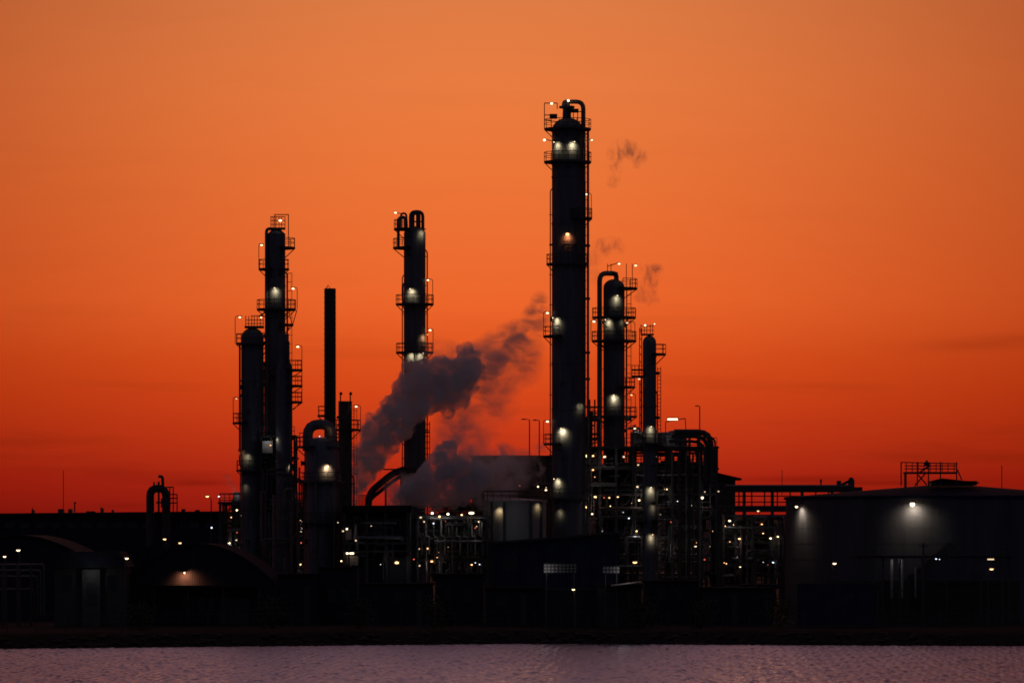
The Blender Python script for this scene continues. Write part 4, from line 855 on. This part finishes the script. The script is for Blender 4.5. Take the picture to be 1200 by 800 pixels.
# ================================================================== STEAM
import bmesh
def remeshed(bm, voxel, name):
    me = bpy.data.meshes.new(name); bm.to_mesh(me); bm.free(); tmp = bpy.data.objects.new('steam_tmp', me); col.objects.link(tmp)
    md = tmp.modifiers.new('r', 'REMESH'); md.mode = 'VOXEL'; md.voxel_size = voxel
    me2 = bpy.data.meshes.new_from_object(tmp.evaluated_get(bpy.context.evaluated_depsgraph_get())); bpy.data.objects.remove(tmp); me2.name = name; me2.materials.clear()
    return me2
def steam_mat(dens, B=None, nscale=.5, warp=.8, lo=.34, hi=.66, floor=.3, stretch=(1, 1, 1), col_=(.985, .97, .98)):
    """volume whose density is broken by noise; with B it also fades out from each puff's centre"""
    m, n, l = new_mat('steam'); n.remove(n['Principled BSDF']); out = n['Material Output']
    def mth(op, a, b=0., c=0., clamp=False):
        k = n.new('ShaderNodeMath'); k.operation = op; k.use_clamp = clamp
        for q, v in enumerate((a, b, c)):
            if isinstance(v, (int, float)): k.inputs[q].default_value = v
            else: l.new(v, k.inputs[q])
        return k.outputs[0]
    tc = n.new('ShaderNodeTexCoord'); mp = n.new('ShaderNodeMapping'); mp.inputs['Scale'].default_value = stretch; mp.inputs['Rotation'].default_value = (0, math.radians(38), 0); l.new(tc.outputs['Object'], mp.inputs[0])
    nz = n.new('ShaderNodeTexNoise'); nz.inputs['Scale'].default_value = nscale; nz.inputs['Detail'].default_value = 5; nz.inputs['Roughness'].default_value = .62; nz.inputs['Distortion'].default_value = .8; l.new(mp.outputs[0], nz.inputs['Vector'])
    r = n.new('ShaderNodeMapRange'); r.interpolation_type = 'SMOOTHSTEP'; l.new(nz.outputs[0], r.inputs['Value'])
    for k, v in (('From Min', lo), ('From Max', hi), ('To Min', floor), ('To Max', 1.)): r.inputs[k].default_value = v
    d = r.outputs[0]
    if B:
        sub = n.new('ShaderNodeVectorMath'); sub.operation = 'SUBTRACT'; sub.inputs[1].default_value = (.5, .5, .5)
        nw = n.new('ShaderNodeTexNoise'); nw.inputs['Scale'].default_value = nscale*.7; nw.inputs['Detail'].default_value = 3; l.new(tc.outputs['Object'], nw.inputs['Vector']); l.new(nw.outputs['Color'], sub.inputs[0])
        ma = n.new('ShaderNodeVectorMath'); ma.operation = 'MULTIPLY_ADD'; ma.inputs[1].default_value = (warp*2,)*3; l.new(sub.outputs[0], ma.inputs[0]); l.new(tc.outputs['Object'], ma.inputs[2])
        acc = None
        for c, rr, w in B:
            dd = n.new('ShaderNodeVectorMath'); dd.operation = 'DISTANCE'; l.new(ma.outputs[0], dd.inputs[0]); dd.inputs[1].default_value = c
            k = mth('MULTIPLY_ADD', dd.outputs['Value'], -w/rr, w); acc = k if acc is None else mth('MAXIMUM', acc, k)
        d = mth('MULTIPLY', d, mth('MAXIMUM', acc, 0.))
    d = mth('MULTIPLY', d, dens)
    pv = n.new('ShaderNodeVolumePrincipled'); pv.inputs['Color'].default_value = (*col_, 1); pv.inputs['Anisotropy'].default_value = .05; l.new(d, pv.inputs['Density']); l.new(pv.outputs[0], out.inputs['Volume'])
    return m
def billow(label, blobs, Yp, dens, parent=None, grow=1.0, seed=1, voxel=.22):
    """dense steam: every puff carries smaller puffs, and those smaller ones again"""
    S = Yp / F; R = random.Random(seed); bm = bmesh.new(); c0 = Vector((X(blobs[0][0],Yp), Yp, Z(blobs[0][1],Yp)))
    def puff(c, r, sub=1):
        for v in bmesh.ops.create_icosphere(bm, subdivisions=sub, radius=r)['verts']: v.co = Vector((v.co.x, v.co.y*.85, v.co.z)) + c - c0
    def rnd(): return Vector((R.gauss(0,1), R.gauss(0,.8), R.gauss(0,1))).normalized()
    for px, py, rp_ in blobs:
        r = rp_*S*grow; c = Vector((X(px,Yp), Yp + R.uniform(-.3,.3)*r, Z(py,Yp))); puff(c, r*.8, 2)
        for _ in range(15):
            q = R.uniform(.24, .5)*r; cc = c + rnd()*r*R.uniform(.55, .82); puff(cc, q, 2)
            for _ in range(4): qq = q*R.uniform(.3, .55); puff(cc + rnd()*q*.85, qq)
    me = remeshed(bm, voxel, 'steam_plume'); me.materials.append(steam_mat(dens, nscale=.8, lo=.38, hi=.64, floor=.10))
    o = bpy.data.objects.new('steam_plume', me); o.location = c0; col.objects.link(o); return tag(o, label, 'steam')
def veil(label, blobs, Yp, dens, parent=None, nscale=.5, warp=.9, lo=.42, hi=.68, stretch=(1, 1, 1)):
    """thin drifting steam; blobs: (px, py, radius px, weight)"""
    S = Yp / F; R = random.Random(len(blobs)); B = [(Vector((X(px,Yp), Yp + R.uniform(-.3,.3)*r*S, Z(py,Yp))), r*S*1.5, w) for px, py, r, w in blobs]
    c0 = parent.location.copy() if parent else B[0][0].copy(); bm = bmesh.new()
    for c, r, w in B:
        for v in bmesh.ops.create_icosphere(bm, subdivisions=2, radius=r)['verts']: v.co = Vector((v.co.x, v.co.y*.8, v.co.z)) + c - c0
    me = remeshed(bm, max(.2, min(r for _, r, _ in B)*.3), 'steam_veil' if parent else 'steam_plume')
    me.materials.append(steam_mat(dens, [(c - c0, r, w) for c, r, w in B], nscale, warp, lo, hi, 0., stretch))
    o = bpy.data.objects.new(me.name, me); col.objects.link(o)
    if parent: o.parent = parent; return o
    o.location = c0; return tag(o, label, 'steam')
p_ = billow('dark billowing steam cloud leaning right across the foot of the looped pipe column',
    [(413,588,6),(415,577,8),(419,565,11),(425,553,13),(433,540,16),(437,524,18),(446,510,19),(456,498,20),(468,487,22),(482,476,22),(497,466,23),(512,455,24),(527,446,23),(541,440,20),(549,424,13),(547,411,9),(556,436,12),(520,468,15),(538,456,16),(497,446,13),(470,470,14),(486,441,14),(499,436,13),(476,457,17),(512,432,13)], 606, 1.9, grow=1.3, seed=3)
veil(None, [(556,424,18,.9),(570,428,22,.85),(584,414,22,.85),(598,404,20,.8),(612,395,18,.75),(622,382,14,.7),(630,366,13,.7),(632,352,10,.6),(616,410,18,.5),(560,452,26,.5),(586,440,26,.4),(575,470,26,.3),(605,428,24,.3),(545,478,24,.35),(560,498,24,.22),(530,495,20,.25),(520,430,26,.4),(486,450,18,.4),(438,505,18,.4),(420,555,16,.5)], 606, 1.6, p_, nscale=.55, lo=.38, hi=.66, stretch=(.7, 1, 1.3))
p_ = billow('broad low dusky steam cloud spreading right along the ground behind the lit pipe rack',
    [(462,592,8),(474,586,12),(488,577,16),(501,566,19),(519,552,19),(521,538,17),(527,526,10),(533,553,18),(546,566,18),(528,575,18),(505,582,15),(556,556,13)], 600, 2.4, grow=1.22, seed=9)
veil(None, [(560,560,24,.9),(578,556,22,.8),(590,545,18,.7),(590,530,12,.5),(602,556,18,.55),(575,580,18,.7),(594,572,12,.6),(548,535,22,.4),(535,515,24,.3),(522,512,14,.25),(470,575,18,.6),(612,540,12,.4)], 600, 2.6, p_, nscale=.6, lo=.36, hi=.66)
veil('small pale steam jet rising left of the tallest column', [(628,565,4,1),(630,556,6,1),(632,546,7,1),(630,536,7,.6),(634,524,8,.4),(640,512,8,.25)], 603, 2.2, nscale=1.1, warp=.5)
veil('thin bluish steam wisp from the small drum at left', [(276,576,3,1),(273,571,4,1),(269,565,4,.8),(266,559,4,.5)], 611, 3., nscale=1.4, warp=.3)
veil('faint steam wisp drifting alone beside the tallest column top', [(719,210,8,.5),(719,196,8,.6),(722,180,9,.7),(729,173,9,.8),(738,178,10,.8),(747,184,10,.7),(756,186,7,.6)], 640, 1.35, nscale=.9, warp=1.2, stretch=(1.3, 1, .6))
veil('faint steam wisp just right of the top of the vapour pipe column', [(752,342,10,.6),(762,347,9,.7),(768,350,6,.6),(762,330,10,.6),(768,316,8,.8),(758,316,8,.5)], 640, 1.35, nscale=.9, warp=1.1, stretch=(1.2, 1, .65))
veil('faint steam wisp between the tallest column and the vapour pipe column', [(696,300,9,.5),(705,291,10,.7),(718,287,9,.6),(727,291,6,.4),(696,325,9,.3)], 640, 1.2, nscale=.9, warp=1.1, stretch=(1.2, 1, .65))

# ================================================================== SKY, SUN, CAMERA
w = bpy.data.worlds.new('World'); sc.world = w; w.use_nodes = True
n, l = w.node_tree.nodes, w.node_tree.links; n.clear()
out = n.new('ShaderNodeOutputWorld'); bg = n.new('ShaderNodeBackground'); l.new(bg.outputs[0], out.inputs[0]); bg.inputs['Strength'].default_value = 1
tc = n.new('ShaderNodeTexCoord'); sx = n.new('ShaderNodeSeparateXYZ'); l.new(tc.outputs['Generated'], sx.inputs[0])
def lin(c): return tuple(((v/255)/12.92 if v <= 10 else ((v/255+.055)/1.055)**2.4) for v in c)
def math_(op, a, b=None, c=None):
    k = n.new('ShaderNodeMath'); k.operation = op
    for i, v in enumerate((a, b, c)):
        if v is None: continue
        if isinstance(v, (int, float)): k.inputs[i].default_value = v
        else: l.new(v, k.inputs[i])
    return k.outputs[0]
el = math_('ARCSINE', sx.outputs['Z'])                                  # elevation, radians
az = math_('ARCTAN2', sx.outputs['X'], sx.outputs['Y'])
t = math_('POWER', math_('MAXIMUM', math_('DIVIDE', el, PI/2), 0), .5)   # sqrt spreads the low sky out
rp = n.new('ShaderNodeValToRGB'); l.new(t, rp.inputs[0]); rp.color_ramp.interpolation = 'LINEAR'
def tpos(py): return math.sqrt(math.atan((HY-py)/F)/(PI/2))
stops = [(0, lin((128,22,16)))] + [(tpos(py), lin(c)) for py, c in ((600,(150,26,17)),(560,(174,36,19)),(500,(200,57,23)),(460,(212,68,24)),(420,(221,79,28)),(354,(236,100,42)),(200,(235,115,54)),(100,(232,122,62)),(0,(222,122,66)))]
stops += [(math.sqrt(9/90), (.62,.26,.18)), (math.sqrt(14/90), (.58,.30,.38)), (math.sqrt(24/90), (.52,.31,.44)), (math.sqrt(42/90), (.21,.165,.245)), (1, (.075,.08,.125))]
e = rp.color_ramp.elements
while len(e) < len(stops): e.new(.5)
for q, (p, c) in zip(e, stops): q.position = p; q.color = (*c, 1)
# the glow fades away from the point where the sun went down
a2 = math_('MULTIPLY', math_('MULTIPLY', math_('ADD', az, .005), math_('ADD', az, .005)), -1/.0165)
g = math_('POWER', 2.71828, a2)
gm = n.new('ShaderNodeMapRange'); gm.inputs['To Min'].default_value = .0; gm.inputs['To Max'].default_value = 1; l.new(g, gm.inputs['Value'])
far = math_('POWER', math_('MAXIMUM', math_('MULTIPLY_ADD', math_('COSINE', az), .5, .5), 0), 2.)   # 1 towards the sunset, 0 opposite
dimc = n.new('ShaderNodeMix'); dimc.data_type = 'RGBA'; l.new(gm.outputs[0], dimc.inputs[0]); dimc.inputs[6].default_value = (.36, .10, .0, 1); dimc.inputs[7].default_value = (1, 1, 1, 1)
m1 = n.new('ShaderNodeMix'); m1.data_type = 'RGBA'; m1.blend_type = 'MULTIPLY'; m1.inputs[0].default_value = 1; l.new(rp.outputs[0], m1.inputs[6]); l.new(dimc.outputs[2], m1.inputs[7])
m2 = n.new('ShaderNodeMix'); m2.data_type = 'RGBA'; l.new(far, m2.inputs[0]); m2.inputs[6].default_value = (.030, .033, .052, 1); l.new(m1.outputs[2], m2.inputs[7])
# thin stretched cloud bars low in the sky
mp = n.new('ShaderNodeCombineXYZ'); l.new(math_('MULTIPLY', az, 16), mp.inputs[0]); l.new(math_('MULTIPLY', el, 170), mp.inputs[1])
cn = n.new('ShaderNodeTexNoise'); cn.inputs['Scale'].default_value = 1; cn.inputs['Detail'].default_value = 4; l.new(mp.outputs[0], cn.inputs['Vector'])
cr = n.new('ShaderNodeMapRange'); cr.inputs['From Min'].default_value = .54; cr.inputs['From Max'].default_value = .78; cr.inputs['To Min'].default_value = 1; cr.inputs['To Max'].default_value = .72; l.new(cn.outputs[0], cr.inputs['Value'])
lo = n.new('ShaderNodeMapRange'); lo.inputs['From Min'].default_value = .012; lo.inputs['From Max'].default_value = .055; lo.inputs['To Min'].default_value = 1; lo.inputs['To Max'].default_value = .12; l.new(el, lo.inputs['Value'])
m3 = n.new('ShaderNodeMix'); m3.data_type = 'RGBA'; m3.blend_type = 'MULTIPLY'; l.new(lo.outputs[0], m3.inputs[0]); l.new(m2.outputs[2], m3.inputs[6]); l.new(cr.outputs[0], m3.inputs[7])
def streak(src, px, py, wpx, hpx, amt, slope=0.):
    a_ = math_('MULTIPLY_ADD', az, F/wpx, -(px-600)/wpx); e_ = math_('ADD', math_('MULTIPLY_ADD', el, F/hpx, -(HY-py)/hpx), math_('MULTIPLY', a_, slope))
    r2 = math_('ADD', math_('MULTIPLY', a_, a_), math_('MULTIPLY', e_, e_)); g_ = math_('MULTIPLY', math_('POWER', 2.71828, math_('MULTIPLY', r2, -1)), math_('MULTIPLY', cn.outputs[0], amt*2))
    k = n.new('ShaderNodeMix'); k.data_type = 'RGBA'; k.blend_type = 'MULTIPLY'; l.new(g_, k.inputs[0]); l.new(src, k.inputs[6]); k.inputs[7].default_value = (.55, .42, .45, 1); return k.outputs[2]
sk = m3.outputs[2]
for a in ((1150, 404, 80, 8, .42, -.4), (1230, 396, 70, 5, .4, 0), (240, 566, 45, 3.5, .5, 0), (930, 561, 70, 4, .5, -.3), (1020, 566, 90, 3, .4, 0), (150, 592, 40, 3, .35, -.4)): sk = streak(sk, *a)
sky = n.new('ShaderNodeTexSky'); sky.sky_type = 'NISHITA'; sky.sun_disc = False; sky.sun_elevation = math.radians(-3); sky.sun_rotation = 0
ad = n.new('ShaderNodeMix'); ad.data_type = 'RGBA'; ad.blend_type = 'ADD'; ad.inputs[0].default_value = .02; l.new(sk, ad.inputs[6]); l.new(sky.outputs[0], ad.inputs[7])
l.new(ad.outputs[2], bg.inputs['Color'])

d = bpy.data.lights.new('sun', 'SUN'); d.energy = .10; d.angle = math.radians(9); d.color = (1, .42, .16)
s = bpy.data.objects.new('sun', d); col.objects.link(s); s.rotation_euler = (math.radians(-88), 0, 0)   # shines from the sunset towards the camera

cam = bpy.data.cameras.new('camera'); cam.sensor_width = 36; cam.lens = F/1200*36; cam.shift_y = .2; cam.clip_end = 20000; cam.clip_start = 1
co = bpy.data.objects.new('camera', cam); co.location = (0, 0, H); co.rotation_euler = (PI/2, 0, 0); col.objects.link(co); sc.camera = co

sc.view_settings.view_transform = 'Standard'; sc.view_settings.look = 'None'; sc.view_settings.exposure = 0; sc.view_settings.gamma = 1; sc.view_settings.use_curve_mapping = False
sc.render.engine = 'CYCLES'; cy_ = sc.cycles
cy_.use_denoising = True; cy_.max_bounces = 8; cy_.diffuse_bounces = 2; cy_.volume_bounces = 8; cy_.volume_step_rate = .25; cy_.volume_max_steps = 512; cy_.sample_clamp_indirect = 3; cy_.filter_width = 1.7; cy_.use_light_tree = True
cy_.caustics_reflective = False; cy_.caustics_refractive = False

# repeats share a group
GROUPS = {'process_column': 'process columns of the plant', 'street_lamp': 'lamp posts around the plant', 'tree': 'trees behind the pipe rack', 'radio_mast': 'thin masts on the skyline', 'utility_pole': 'bare poles before the huge tank',
          'steam_plume': 'steam rising from the plant', 'low_building': 'low dark buildings along the quay', 'steel_structure': 'steel structures of the plant', 'pipe_rack': 'pipe racks of the plant', 'storage_tank': 'storage tanks', 'arched_hall': 'arched roof halls at left', 'sign_panel': 'raised tile panels', 'shipping_container': 'containers along the quay'}
for o in bpy.data.objects:
    if o.parent is None and o.name.split('.')[0] in GROUPS: o['group'] = GROUPS[o.name.split('.')[0]]
